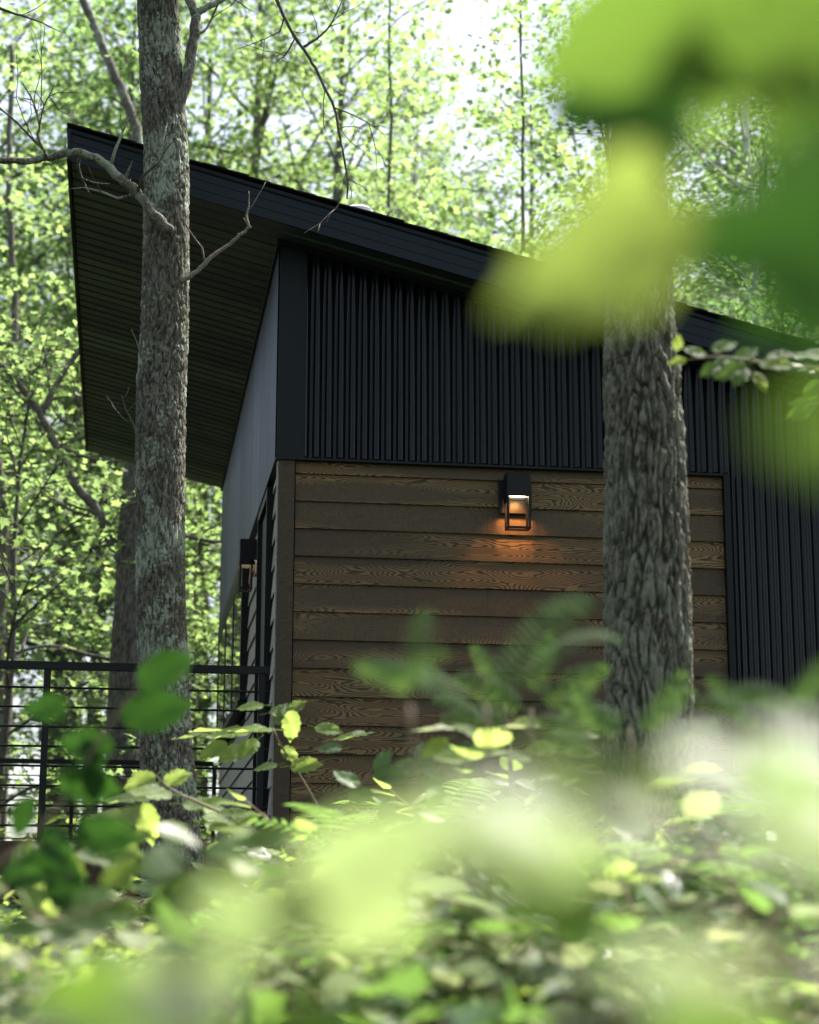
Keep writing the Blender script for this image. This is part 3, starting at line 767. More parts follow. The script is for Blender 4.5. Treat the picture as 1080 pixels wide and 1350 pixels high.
def plant_tree(k, x, y, s=1.0, rz=None, label=None, group=True):
    lb, ct, gr = LBL[k]
    if label is None:
        zn = tree_zone(x, y, k); lb = ['dense sunlit maple', 'bushy sunlit maple', 'high-crowned maple', 'white birch', 'low sapling', 'mid-height green tree'][k] + ', ' + zn; gr = gr + ', ' + zn
    t = empty(NAMES[k], (x, y, gh(x, y) - .05), label=label or lb, cat=ct, group=gr if group else None)
    t.rotation_euler = (0, 0, random.uniform(0, 6.28) if rz is None else rz); t.scale = (s, s, s * random.uniform(.93, 1.07))
    for nm, me in zip(('trunk', 'crown'), kinds[k]):
        o = bpy.data.objects.new(nm, me); C.objects.link(o); o.parent = t
    return t
rt = random.Random(11)
spots = []
def try_spot(k, x, y, s, mind):
    for (a, b) in spots:
        if math.hypot(a - x, b - y) < mind: return False
    if -2.2 < x < 7.8 and y < 9.5: return False
    spots.append((x, y)); plant_tree(k, x, y, s); return True
bpt = at_y(990, 250, 16.0)
spots.append((bpt[0], 16.0)); plant_tree(3, bpt[0], 16.0, 1.05, 0.4, 'white birch trunk rising over the right end of the cabin roof', False)
for _ in range(900):
    y = rt.uniform(10.5, 38) if rt.random() < .8 else rt.uniform(8.5, 14)
    cx_ = -.9 + (y + 11.76) * math.tan(YAW)
    half = (y + 11.76) * .23 + 3.5
    x = cx_ + rt.uniform(-half, half)
    k = rt.choice([0, 1, 2, 1, 0, 3, 5]) if y > 21 else rt.choice([5, 5, 4, 4, 1]) if x > 3 else 4
    mind = (2.2 if x > 3 else 3.6) if k in (4, 5) else 2.9
    if k in (4,) and y > 24: continue
    if len(spots) > 102: break
    try_spot(k, x, y, rt.uniform(.85, 1.15) * (1.25 if y > 21 else 1), mind)
for _ in range(60):
    y = rt.uniform(42, 62); x = -.9 + (y + 11.76) * math.tan(YAW) + rt.uniform(-17, 17)
    try_spot(rt.choice([0, 2, 1]), x, y, rt.uniform(1.1, 1.4), 3.4)
# the forest beside and behind the photographer
WH = ['left beside the viewer', 'left behind the viewer', 'straight behind, a little left', 'straight behind, a little right', 'right behind the viewer', 'right beside the viewer', 'far straight behind', 'far left behind', 'far right behind', 'left beside the deck', 'far behind, a little left', 'farthest right behind']
for q_, (x, y, k, s) in enumerate(((-11, -5, 0, .9), (-9.5, -14, 2, .9), (-4, -20, 0, 1), (4, -21, 1, 1), (10, -15, 2, 1), (12.5, -5, 1, .9), (0, -27, 2, 1), (-12, -22, 0, 1), (9, -27, 0, 1), (-15, 3, 2, 1), (-7, -27, 1, 1.1), (15, -20, 0, 1))):
    plant_tree(k, x, y, s, label='maple outside the picture, ' + WH[q_], group=False)
# left side below the eaves: low sunlit saplings beyond the deck
for (x, y, k, s) in ((-3.4, 10.8, 4, .75), (-6.0, 11.5, 4, 1.0), (-.6, 12.6, 4, .85), (-4.2, 15.5, 4, 1.1), (-7.8, 8.3, 4, .9), (-5.3, 19.0, 4, 1.2), (-6.6, 24.0, 5, 1.2), (-3.2, 22.5, 5, 1.0), (-8.5, 27.0, 1, .9), (-4.5, 30.0, 5, 1.2)):
    plant_tree(k, x, y, s)
print('trees', len(spots))

# ------------------------------------------------------------------ trunks close to the camera
def bark_trunk(name, px_pts, Y, mat, parent, depth, cells=(17, 4.2), n=150, rows=420, amp=.02, ridge=.5, z_ext=0.0, origin=None):
    """px_pts: (left, right, y) edges of the trunk in the picture at distance Y; furrowed by displaced plates"""
    pts, rad = [], []
    for l_, r_, yy in px_pts:
        a, b = at_y(l_, yy, Y), at_y(r_, yy, Y)
        pts.append((a + b) / 2); rad.append(np.linalg.norm(b - a) / 2 * .97)
    pts = np.array(pts); rad = np.array(rad)
    P = smooth_path(pts, rows); Rr = np.interp(np.linspace(0, len(rad) - 1, rows), np.arange(len(rad)), rad)
    th = np.linspace(0, 2 * np.pi, n, endpoint=False)
    V = np.zeros((rows, n, 3)); fur = np.zeros((rows, n))
    for i in range(rows):
        for j in range(n):
            dx, dy = math.cos(th[j]), math.sin(th[j])
            r_ = Rr[i]
            q = Vector((dx * r_ * cells[0], dy * r_ * cells[0], P[i][2] * cells[1]))
            wv = noise.noise_vector(q * .6) * 1.2 + noise.noise_vector(q * 1.7) * .45
            dd, _p = noise.voronoi(q + wv)
            e_ = dd[1] - dd[0]
            q2 = Vector((q[0] * 1.7 + 9, q[1] * 1.7, q[2] * 2.6)); d2, _p = noise.voronoi(q2 + wv * 1.5)
            crack = min(1.0, (d2[1] - d2[0]) * 4.5)
            e_ = min(1.0, e_ * 3.0 + .22 * noise.noise(q * 2.2)); e_ = max(0.0, e_); fur[i, j] = max(0.0, 1 - e_ * 2.2) * .85
            big = noise.noise(Vector((dx * r_ * 3, dy * r_ * 3, P[i][2] * .9)))
            fine = noise.noise(q * 3.1) + .8 * noise.noise(Vector((q[0] * 6, q[1] * 6, q[2] * 9))) - .55 * (1 - crack)
            r_ = r_ - amp * (1 - e_ ** ridge) + amp * .30 * fine + amp * .7 * big
            V[i, j] = (P[i][0] + dx * r_, P[i][1] + dy * r_, P[i][2])
    V = V.reshape(-1, 3)
    i, j = np.meshgrid(np.arange(rows - 1), np.arange(n), indexing='ij')
    a0 = (i * n + j).ravel(); a1 = (i * n + (j + 1) % n).ravel()
    F = np.stack([a0, a1, a1 + n, a0 + n], 1)
    c = np.array(origin) if origin is not None else P[0]
    me = np_mesh(name, V - c, F, mat, smooth=True)
    fa = me.attributes.new('furrow', 'FLOAT', 'POINT'); fa.data.foreach_set('value', fur.ravel().astype(np.float32))
    return link(name, me, parent, c), P, Rr

def limb(name, pts, r0, r1, mat, parent, n=10, m=40, wob=.12, twigs=0, rs=None, knots=True):
    rs = rs or np.random.default_rng(3)
    P = smooth_path(pts, m); t = np.linspace(0, 1, m)
    rad = r0 + (r1 - r0) * t
    if knots: rad = rad * (1 + wob * rs.normal(0, 1, m) * .6)
    g = Geo(); P = P + rs.normal(0, 1, (m, 3)) * r0 * .10
    g.tube(P, rad, n)
    for k in range(twigs):
        f = int(rs.uniform(.25, .98) * (m - 1)); d = unit(P[min(f + 1, m - 1)] - P[f - 1])
        s = unit(rs.normal(0, 1, 3)); s = unit(s - d * (s @ d) + d * .6)
        L0 = rs.uniform(.12, .5) * max(.5, (1 - t[f]) + .3)
        q = [P[f]]
        for _ in range(4):
            s = unit(s + rs.normal(0, .28, 3)); q.append(q[-1] + s * L0 / 4)
        rr = max(rad[f] * .45, .003)
        g.tube(np.array(q), np.linspace(rr, .0018, 5), 5)
        if L0 > .25:
            s2 = unit(s + rs.normal(0, .6, 3)); g.tube(np.array([q[2], q[2] + s2 * L0 * .25, q[2] + s2 * L0 * .45 + rs.normal(0, .01, 3)]), [rr * .5, .002, .0013], 4)
    return g.obj(name, mat, parent, smooth=True)

def pl(lst, Y): return [at_y(a, b, Y) for a, b in lst]

# --- left trunk, in front of the deck
YL = -1.15
base = at_y(228, 1260, YL)
tl = empty('maple_tree', tuple(base), label='lichen-covered grey trunk standing in front of the deck and roof corner', cat='tree')
_, PL, _ = bark_trunk('trunk', [(176, 286, 1290), (182, 276, 1190), (186, 266, 1090), (183, 256, 980), (180, 250, 880), (178, 246, 760), (178, 246, 600), (179, 247, 500), (184, 250, 420), (187, 251, 300), (187, 251, 200), (183, 243, 110), (180, 236, 0), (176, 228, -160), (172, 218, -420), (168, 205, -700)], YL, B_LEFT, tl, 0, cells=(27, 8.5), n=150, rows=700, amp=.013, ridge=.6)
rs = np.random.default_rng(5)
limb('branch', pl([(218, 192), (232, 150), (246, 110), (254, 60), (258, 20), (246, -10), (240, -60), (232, -200)], YL - .05), .040, .022, B_LEFT, tl, 14, 50, .04, 0, rs)
limb('branch', pl([(258, 18), (275, 8), (300, -6), (330, -40)], YL - .05), .024, .012, B_LEFT, tl, 10, 30, .06, 2, rs)
limb('branch', pl([(252, 56), (262, 44), (272, 38), (286, 8), (300, -30)], YL - .05), .010, .006, B_LEFT, tl, 8, 20, .06, 1, rs)
limb('branch', pl([(226, 305), (205, 285), (188, 262), (160, 235), (130, 211), (95, 201), (60, 209), (20, 212), (-40, 206), (-160, 190)], YL - .18), .031, .016, B_LEFT, tl, 12, 60, .10, 7, rs)
limb('branch', pl([(62, 207), (50, 180), (52, 165), (44, 135), (30, 110)], YL - .2), .009, .004, B_TWIG, tl, 7, 24, .06, 5, rs)
limb('branch', pl([(60, 200), (38, 178), (15, 155), (-20, 128)], YL - .2), .008, .005, B_TWIG, tl, 7, 24, .06, 4, rs)
limb('branch', pl([(52, 166), (58, 140), (68, 120), (72, 108)], YL - .2), .006, .002, B_TWIG, tl, 6, 16, .06, 3, rs)
limb('branch', pl([(54, 140), (55, 100), (54, 60), (54, 30)], YL - .2), .004, .0015, B_TWIG, tl, 6, 16, .06, 2, rs)
limb('dead_branch', pl([(238, 372), (258, 359), (280, 338), (305, 320), (321, 306), (331, 298)], YL - .1), .015, .008, B_DEAD, tl, 9, 30, .14, 2, rs)
limb('dead_branch', pl([(329, 300), (325, 286), (328, 270), (328, 252)], YL - .1), .010, .002, B_DEAD, tl, 7, 18, .12, 1, rs)
limb('dead_branch', pl([(190, 262), (178, 243), (165, 238)], YL + .1), .012, .004, B_LEFT, tl, 8, 10)
limb('dead_branch', pl([(186, 470), (180, 450), (173, 434)], YL - .1), .005, .002, B_DEAD, tl, 6, 10)
limb('dead_branch', pl([(185, 600), (176, 560), (166, 540), (160, 520)], YL - .1), .006, .002, B_TWIG, tl, 6, 14, .1, 3, rs)
limb('dead_branch', pl([(-20, 5), (20, 18), (50, 28), (82, 43)], YL - .6), .010, .002, B_TWIG, tl, 7, 20, .1, 1, rs)
# long dead bough hanging down in front of the roof
limb('dead_branch', pl([(238, -60), (290, -110), (340, -60), (365, 0), (385, 42), (410, 80), (428, 115), (441, 142), (447, 175), (453, 205), (458, 235), (458, 262)], YL - .4), .013, .005, B_TWIG, tl, 8, 70, .10, 9, rs)
limb('dead_branch', pl([(441, 142), (462, 150), (482, 160), (500, 172)], YL - .4), .005, .002, B_TWIG, tl, 6, 16, .1, 3, rs)
limb('dead_branch', pl([(452, 252), (445, 272), (436, 280), (431, 293)], YL - .4), .004, .002, B_DEAD, tl, 6, 12, .1, 1, rs)
limb('dead_branch', pl([(400, 62), (425, 45), (440, 25), (455, -10)], YL - .2), .009, .003, B_TWIG, tl, 6, 20, .1, 6, rs)
limb('dead_branch', pl([(390, 48), (378, 70), (366, 80)], YL - .4), .006, .003, B_TWIG, tl, 6, 14, .1, 2, rs)

# --- right trunk, nearer
YN = -3.9
base = at_y(856, 1345, YN)
tn = empty('oak_tree', tuple(base), label='deeply furrowed thick trunk standing before the right part of the wood wall', cat='tree')
bark_trunk('trunk', [(768, 960, 1400), (782, 938, 1300), (790, 926, 1180), (795, 919, 1060), (795, 917, 950), (795, 915, 860), (796, 910, 750), (797, 905, 640), (797, 902, 560), (797, 896, 480), (800, 889, 400), (803, 881, 300), (806, 875, 180), (808, 871, 60), (808, 866, -150), (808, 860, -450), (806, 850, -800)], YN, B_NEAR, tn, 0, cells=(19, 3.7), n=230, rows=640, amp=.023, ridge=.8)

# crowns of both, over the picture: they throw the dapples
def overhead(parent, c, rx, n_, mat, seed, size=.11):
    rs = np.random.default_rng(seed)
    cl = rs.normal(0, 1, (n_ // 26, 3)) * np.array([rx, rx, 1.3]) * .5 + np.array(c)
    P = np.concatenate([q + rs.normal(0, 1, (26, 3)) * np.array([.32, .32, .1]) for q in cl])
    V, F, r = leaf_field(rs, P, MAPLE_LO, size)
    o0 = P.mean(0)
    o = link('crown', np_mesh('crown', V - o0, F, mat, r), parent, o0)
    return o
overhead(tl, (PL[-1][0] + .5, YL + .3, 9.2), 5.0, 1300, M_LEAF_BG2, 61)
overhead(tn, (2.2, YN + .3, 8.4), 5.2, 1500, M_LEAF_BG2, 62)

# --- trunk behind the deck with its long crooked boughs
YT = 9.2
base = at_y(170, 1150, YT)
tb = empty('maple_tree', tuple(base), label='brown-grey trunk with crooked bare boughs behind the deck railing', cat='tree')
bark_trunk('trunk', [(126, 196, 1180), (134, 196, 1060), (140, 197, 950), (145, 198, 860), (150, 200, 780), (155, 202, 700), (162, 208, 610), (176, 216, 480), (190, 228, 300), (194, 228, 100), (192, 224, -100)], YT, B_BACK, tb, 0, cells=(16, 4), n=80, rows=220, amp=.018, ridge=.6)
rs = np.random.default_rng(9)
limb('branch', pl([(166, 745), (150, 720), (125, 670), (100, 640), (75, 590), (55, 548), (20, 500), (-20, 465)], YT), .062, .035, B_BACK, tb, 12, 60, .04, 6, rs)
limb('branch', pl([(55, 545), (70, 515), (95, 475), (130, 420), (150, 380)], YT), .038, .016, B_BACK, tb, 10, 40, .05, 8, rs)
limb('branch', pl([(48, 540), (28, 525), (10, 500)], YT), .02, .008, B_BACK, tb, 8, 20, .05, 3, rs)
limb('branch', pl([(66, 520), (60, 470), (52, 440), (58, 400)], YT), .016, .006, B_BACK, tb, 8, 20, .05, 5, rs)
limb('branch', pl([(80, 588), (110, 602), (150, 608), (200, 600)], YT - .3), .022, .012, B_BACK, tb, 8, 24, .05, 3, rs)
limb('branch', pl([(155, 714), (125, 722), (90, 718), (60, 708)], YT), .020, .008, B_BACK, tb, 8, 24, .05, 4, rs)
limb('branch', pl([(120, 682), (90, 670), (60, 655), (30, 660)], YT), .014, .006, B_BACK, tb, 8, 24, .05, 4, rs)
limb('branch', pl([(205, 712), (245, 708), (290, 714), (330, 700)], YT), .028, .014, B_BACK, tb, 8, 24, .05, 2, rs)
limb('branch', pl([(250, 707), (275, 698), (305, 682)], YT), .016, .01, B_BACK, tb, 8, 24, .05, 2, rs)
limb('branch', pl([(150, 870), (110, 862), (70, 852), (30, 858), (0, 880)], YT + .3), .024, .012, B_BACK, tb, 8, 24, .05, 5, rs)
overhead(tb, (-4.6, YT - 1.5, 9.8), 4.2, 1500, M_LEAF_BG, 63, .12)

# --- leaning limb above the roof corner and thin poles in the canopy
tp = empty('maple_tree', (-.8, 13.0, gh(-.8, 13.0)), label='slender leaning grey stem curving up beyond the roof corner', cat='tree')
limb('trunk', [np.array([-.75, 13.0, gh(-.75, 13) - .2])] + pl([(212, 560), (205, 330), (182, 182), (160, 120), (135, 60), (112, 5), (100, -60), (80, -200)], 13.0), .085, .045, B_LEFT, tp, 12, 80, .02, 6, rs)
def pole(pts, Y, r0, r1, label, mat=B_BACK):
    p = pl(pts, Y); b = np.array([p[0][0], Y, gh(p[0][0], Y)])
    t = empty('young_tree', tuple(b), label=label, cat='tree')
    rs_ = np.random.default_rng(int(abs(pts[0][0])))
    limb('trunk', [b - [0, 0, .2]] + p, r0, r1, mat, t, 9, 60, .03, 8, rs_)
    q = p[-1]; rs2 = np.random.default_rng(int(abs(pts[0][0])) + 1)
    cl = np.concatenate([np.array(a) + rs2.normal(0, 1, (9, 3)) * .45 for a in p[1:]])
    P = np.concatenate([c_ + rs2.normal(0, 1, (22, 3)) * np.array([.25, .25, .08]) for c_ in cl])
    V, F, r = leaf_field(rs2, P, MAPLE_LO, .11); o0 = P.mean(0)
    link('crown', np_mesh('crown', V - o0, F, M_LEAF_BG, r), t, o0)
pole([(688, 500), (690, 330), (689, 230), (690, 150), (686, 40), (690, -80)], 10.0, .03, .014, 'thin dark stem rising above the middle of the roof')
pole([(510, 420), (512, 280), (516, 150), (513, 60), (516, -60)], 11.5, .03, .012, 'very thin straight stem with leaves above the roof vent')
pole([(14, 820), (16, 650), (14, 520), (20, 420), (12, 250), (16, 60)], 14.0, .075, .035, 'slim grey trunk at the far left edge beyond the deck')
pole([(0, 830), (4, 700), (0, 640), (-10, 520)], 12.0, .09, .05, 'dark trunk cut by the left edge of the view')
pole([(258, 1000), (256, 830), (258, 690), (250, 560)], 13.5, .028, .015, 'thin stem seen between the two trunks beside the cabin')

# ------------------------------------------------------------------ undergrowth
SUNV = np.array(SUN)
def fern_frond(Ln, pairs, wid, arch, seed):
    rs = np.random.default_rng(seed)
    V, F, rr = [], [], []
    def P(t): return np.array([0, Ln * (t * .92), Ln * (arch * math.sin(t * 1.9) - arch * .25 * t * t)])
    ts = np.linspace(0, 1, 12); tv, tf = tube_np([P(t) for t in ts], np.linspace(.0035, .0008, 12), 4)
    for f in tf: F += [(f[0], f[1], f[2]), (f[0], f[2], f[3])]; rr += [.2, .2]
    V += tv.tolist()
    for i in range(pairs):
        t = .16 + .83 * i / pairs; c = P(t); L2 = wid * math.sin(math.pi * min(1, (t * .93) ** .75)) ** .8 * rs.uniform(.9, 1.05) + .006
        for s in (-1, 1):
            m = 7; b = len(V); hw = Ln * .92 / pairs * .36
            for j in range(m):
                u = j / (m - 1); w_ = hw * (1 - u) ** .7 * (1 if j % 2 == 0 else .62) + .0004
                cen = c + np.array([s * L2 * u, L2 * u * .28, -L2 * .22 * u * u + .03 * L2])
                V.append((cen + np.array([0, w_, 0])).tolist()); V.append((cen - np.array([0, w_, 0])).tolist())
            r_ = rs.random()
            for j in range(m - 1):
                a = b + 2 * j; F += [(a, a + 1, a + 3), (a, a + 3, a + 2)]; rr += [r_, r_]
    return np_mesh('frond', np.array(V), np.array(F), M_FERN, rr)
FROND = [fern_frond(.55, 20, .11, .45, 1), fern_frond(.48, 18, .10, .30, 2), fern_frond(.62, 22, .12, .60, 3)]
FROND_LIME = [bpy.data.meshes.new_from_object(bpy.data.objects.new('t', f)) for f in FROND] if False else []
def floor_zone(x, y):
    px, D = screen_x(x, y, 0)
    side = ('below the deck at the left edge' if px < 150 else 'round the foot of the lichened trunk' if px < 330 else 'before the wood wall corner' if px < 480 else 'before the middle of the wood wall' if px < 680
            else 'left of the thick furrowed trunk' if px < 800 else 'round the foot of the thick furrowed trunk' if px < 930 else 'before the black metal wall at the right')
    near = 'close before the viewer, ' if D < 5 else 'halfway to the cabin, ' if D < 7.5 else 'close to the cabin, ' if y < 0 else 'beyond the deck, '
    return near + side
def fern(x, y, s, nf, label=None, z=None, group='ferns of the forest floor', rs=None):
    rs = rs or random
    t = empty('fern', (x, y, gh(x, y) if z is None else z), label=label or 'arching green fern ' + floor_zone(x, y), cat='fern', group=None if label else 'ferns ' + floor_zone(x, y))
    a0 = rs.uniform(0, 6.28)
    for k in range(nf):
        o = bpy.data.objects.new('frond', rs.choice(FROND)); C.objects.link(o); o.parent = t
        o.rotation_euler = (rs.uniform(.15, .6), rs.uniform(-.25, .25), a0 + k * 6.28 / nf + rs.uniform(-.3, .3)); sc_ = s * rs.uniform(.8, 1.15)
        o.scale = (sc_,) * 3
    return t

def sapling_meshes(seed, H, nst, nleaf, ls, mat, tmpl=OVATE, spread=.5):
    rs = np.random.default_rng(seed); g = Geo(); P, D = [], []
    for i in range(nst):
        az = i * 2.4 + rs.normal(0, .3); d = unit(np.array([math.cos(az) * spread, math.sin(az) * spread, 1.0])); q = [np.zeros(3)]
        Ls = H * rs.uniform(.65, 1.1)
        for _ in range(7):
            d = unit(d + rs.normal(0, .12, 3) + np.array([math.cos(az) * .10, math.sin(az) * .10, -.03])); q.append(q[-1] + d * Ls / 7)
        q = np.array(q); g.tube(q, np.linspace(.005, .0015, 8), 5, cap=False)
        for k in range(nleaf):
            f = .2 + .8 * (k + .5) / nleaf; b = np.array([np.interp(f, np.linspace(0, 1, 8), q[:, c]) for c in range(3)])
            a2 = az + (1 if k % 2 else -1) * rs.uniform(.7, 1.4); sd = unit(np.array([math.cos(a2), math.sin(a2), rs.normal(.05, .2)]))
            L3 = rs.uniform(.03, .16)
            g.tube([b, b + sd * L3 + [0, 0, .01]], [.0015, .001], 3, cap=False)
            for m in range(3 if L3 > .08 else 1):
                P.append(b + sd * L3 * (1 - .4 * m)); D.append(sd + rs.normal(0, .5, 3) * np.array([1, 1, .3]))
    P = np.array(P); D = np.array(D); n = len(P)
    Nn = np.array([0, -.15, 1.0]) + rs.normal(0, .38, (n, 3))
    V, F = scatter(P, Nn, D, ls * rs.uniform(.6, 1.2, n), tmpl)
    return g.mesh('stem', B_STEM, True), np_mesh('foliage', V, F, mat, np.repeat(rs.random(n), len(tmpl[1])))
SAP = [sapling_meshes(70, .75, 5, 11, .075, M_PLANT), sapling_meshes(71, .6, 4, 10, .085, M_PLANT_LIME), sapling_meshes(72, .9, 6, 12, .07, M_LEAF_DARK),
       sapling_meshes(73, .7, 5, 10, .085, M_GLOSS), sapling_meshes(74, .65, 5, 9, .10, M_PLANT, MAPLE), sapling_meshes(75, .45, 6, 9, .06, M_PLANT_LIME)]
SLBL = ['mid green seedling', 'lime green seedling', 'deep green bushy seedling', 'pale glossy seedling', 'lobed-leaf maple seedling', 'small yellow-green seedling']
def seedling(k, x, y, s, z=None, label=None):
    t = empty('seedling', (x, y, gh(x, y) if z is None else z), label=label or SLBL[k] + ' ' + floor_zone(x, y), cat='seedling', group=None if label else SLBL[k] + 's ' + floor_zone(x, y))
    t.rotation_euler = (0, 0, random.uniform(0, 6.28)); t.scale = (s, s, s)
    for nm, me in zip(('stem', 'foliage'), SAP[k]):
        o = bpy.data.objects.new(nm, me); C.objects.link(o); o.parent = t
ru = random.Random(21)
def uy(a, b): return ru.uniform(a, b)
# ferns and seedlings in a belt between camera and cabin, and some beyond the deck
cnt = 0
for _ in range(2000):
    y = uy(-8.4, -1.2); D = y + 11.76
    x = -.9 + D * math.tan(YAW) + uy(-1, 1) * (D * .235 + .4)
    px = 540 + (x - (-.9 + D * math.tan(YAW))) / D * FPX * 0.99
    top = gh(x, y) + 1.0
    z = gh(x, y)
    # left part stays lower, the deck shows there
    left = px < 420
    s = uy(.9, 1.7)
    hmax = (1236 - (1150 if px < 420 else 1060 if px < 520 else 985 if px < 640 else 955 if px < 800 else 985)) * D / FPX - z
    if hmax < .18: continue
    if ru.random() < .28 and px > 480:
        ss = min(s * 1.25, hmax / .62)
        if ss < .4: continue
        fern(x, y, ss, ru.choice([6, 7, 8]), rs=ru)
    else:
        k = ru.choice([0, 0, 1, 2, 2, 3, 4, 5]); h = [.75, .6, .9, .7, .65, .45][k] * .95
        ss = min(s * 1.3, hmax / h)
        if ss < .35: continue
        seedling(k, x, y, ss)
    cnt += 1
    if cnt >= 250: break
for _ in range(46):      # taller shade-green seedlings close to the wall, between the brighter ones
    y = uy(-7.2, -2.6); D = y + 11.76; x = -.9 + D * math.tan(YAW) + uy(-.08, 1) * D * .2
    px, _d = screen_x(x, y, 0); z = gh(x, y); hmax = (1236 - (1010 if px < 640 else 975)) * D / FPX - z
    if px < 470 or hmax < .3: continue
    k = ru.choice([2, 2, 0, 1]); seedling(k, x, y, min(1.7, hmax / [.71, .57, .86][k]) * uy(.7, 1))
for _ in range(60):
    y = uy(7.8, 14); x = uy(-7.5, .5)
    seedling(ru.choice([0, 1, 5, 1, 4]), x, y, uy(1.2, 2.2))
# ground cover: leaves nobody could count
def cover():
    rs = np.random.default_rng(77); n = 36000
    y = -11.2 + 26 * rs.random(n) ** 1.1; D = y + 11.76
    x = -.9 + D * math.tan(YAW) + rs.uniform(-1, 1, n) * (D * .24 + 1.2)
    keep = ~((x > -.2) & (x < 6.9) & (y > -.1) & (y < 7.2)); x = x[keep]; y = y[keep]
    cl = np.array([noise.noise(Vector((a * .8, b * .8, 5))) for a, b in zip(x, y)])
    hh = .04 + .16 * rs.random(len(x)) * (1 + cl)
    z = np.array([gh(a, b) for a, b in zip(x, y)]) + hh
    P = np.stack([x, y, z], 1)
    V, F, r = leaf_field(rs, P, OVATE_LO, .085, .4, .1)
    o = link('ground_cover', np_mesh('ground_cover', V, F, M_PLANT, r)); tag(o, 'low green leafy ground cover spread over the forest floor', 'ground cover', kind='stuff')
cover()

# ------------------------------------------------------------------ single branches with countable leaves
HALF = unit(SUNV + unit(CAM + np.array([0, 0, 0]) - at_d(600, 1150, 1.0)))   # a leaf facing this way mirrors the sun to the camera
_leafcache = {}
def leaf_tmpl_mesh(kind, mat):
    key = (kind, mat.name)
    if key not in _leafcache:
        T = {'maple': MAPLE, 'ovate': OVATE}[kind]
        # finer blade: subdivided once, drooping lobes, with a stalk
        V, F = T[0].copy(), T[1]
        ed = {}; V = V.tolist(); F2 = []
        def mid(a, b):
            k = (min(a, b), max(a, b))
            if k not in ed: ed[k] = len(V); V.append([(p + q) / 2 for p, q in zip(V[a], V[b])])
            return ed[k]
        for a, b, c in F:
            ab, bc, ca = mid(a, b), mid(b, c), mid(c, a); F2 += [(a, ab, ca), (ab, b, bc), (ca, bc, c), (ab, bc, ca)]
        V = np.array(V); V[:, 2] += .03 * np.sin(V[:, 0] * 17 + V[:, 1] * 9) - .10 * (V[:, 0] ** 2)
        st, sf = tube_np([(0, -.28, -.02), (0, -.1, .0), (0, .02, .0)], [.012, .010, .008], 4)
        F2 = np.array(F2); n = len(V)
        F3 = np.concatenate([F2, sf[:, [0, 1, 2]] + n, sf[:, [0, 2, 3]] + n])
        _leafcache[key] = np_mesh('leaf', np.concatenate([V, st]), F3, mat, smooth=True)
    return _leafcache[key]
def put_leaf(parent, P, D, Nn, size, kind, mat):
    me = leaf_tmpl_mesh(kind, mat)
    Nn = unit(np.array(Nn, float)); D = np.array(D, float); D = unit(D - Nn * (D @ Nn)); X = np.cross(D, Nn)
    o = bpy.data.objects.new('leaf', me); C.objects.link(o); o.parent = parent
    m = Matrix.Identity(4); off = Vector(P) - parent.location
    for i in range(3):
        m[i][0] = X[i] * size; m[i][1] = D[i] * size; m[i][2] = Nn[i] * size; m[i][3] = off[i]
    o.matrix_basis = m
    return o
def screen_dir(ang):    # direction in the picture plane, degrees clockwise from right
    a = math.radians(ang); return CR * math.cos(a) - CU * math.sin(a)

def sprig(name, label, pts, D, leaves, mat, kind='ovate', r0=.004, cat='branch', group=None, stem=None):
    """pts: stem in picture coordinates at depth D; leaves: (px, py, length_px, angle, face) - face 0 towards camera, 1 edge-on / level"""
    P = [at_d(a, b, D + (c[0] if c else 0)) for a, b, *c in pts]
    t = empty(name, tuple(P[0]), label=label, cat=cat, group=group)
    Geo().tube(smooth_path(P, 14), np.linspace(r0, r0 * .35, 14), 6).obj('stem', stem or B_STEM, t, smooth=True)
    for (a, b, Lp, an, fc, *rest) in leaves:
        dd = D + random.uniform(-.04, .04) * D * .5
        m = rest[0] if rest else mat
        base = at_d(a, b, dd); dr = screen_dir(an)
        nrm = -CF * (1 - fc) + np.array([0, 0, 1.0]) * fc * 1.0 + rng.normal(0, .12, 3)
        # nearest stem point carries the leaf on a stalk
        put_leaf(t, base, dr + CF * random.uniform(-.2, .2), nrm, Lp * px_size(dd), kind, m)
    return t

def auto_leaves(pts, n, Lp, spread=50, seed=1, fc=(.3, .8), jit=4):
    rs = np.random.default_rng(seed); P = np.array([(a, b) for a, b, *c in pts], float); out = []
    S = smooth_path(np.c_[P, np.zeros(len(P))], 60)
    for i in range(n):
        f = (i + .6) / n * .98; j = min(58, int(f * 59)); c = S[j]; d = S[j + 1] - S[j]; an = math.degrees(math.atan2(d[1], d[0]))
        s = 1 if i % 2 else -1
        if i == n - 1: s = 0
        out.append((c[0] + rs.normal(0, jit), c[1] + rs.normal(0, jit), Lp * rs.uniform(.65, 1.15), an + s * spread + rs.normal(0, 14), rs.uniform(*fc)))
    return out

# lime branch in the middle left, nearly in focus
p1 = [(452, 1130), (428, 1080), (400, 1030), (372, 985), (360, 960)]
sprig('leafy_branch', 'bright lime toothed-leaf branch reaching up left before the wall corner', p1, 8.6,
      [(360, 962, 62, 175, .75), (330, 965, 60, 172, .75), (300, 962, 55, 168, .8), (275, 968, 50, 170, .8), (340, 975, 42, 120, .5), (325, 985, 45, 140, .5), (300, 980, 45, 155, .6),
       (362, 955, 40, -60, .5), (355, 940, 46, -20, .7), (348, 930, 38, 190, .6), (375, 940, 34, -35, .5), (386, 936, 44, 95, .15), (378, 950, 30, 60, .4), (415, 958, 40, 20, .5),
       (440, 975, 55, 15, .7), (372, 985, 32, 40, .3), (382, 1010, 46, 15, .3), (366, 1008, 34, 180, .6), (425, 1100, 40, 130, .3), (440, 1095, 30, 60, .4)], M_PLANT_LIME, 'ovate', .009)
p2 = [(300, 1075), (262, 1058), (225, 1040), (205, 1022)]
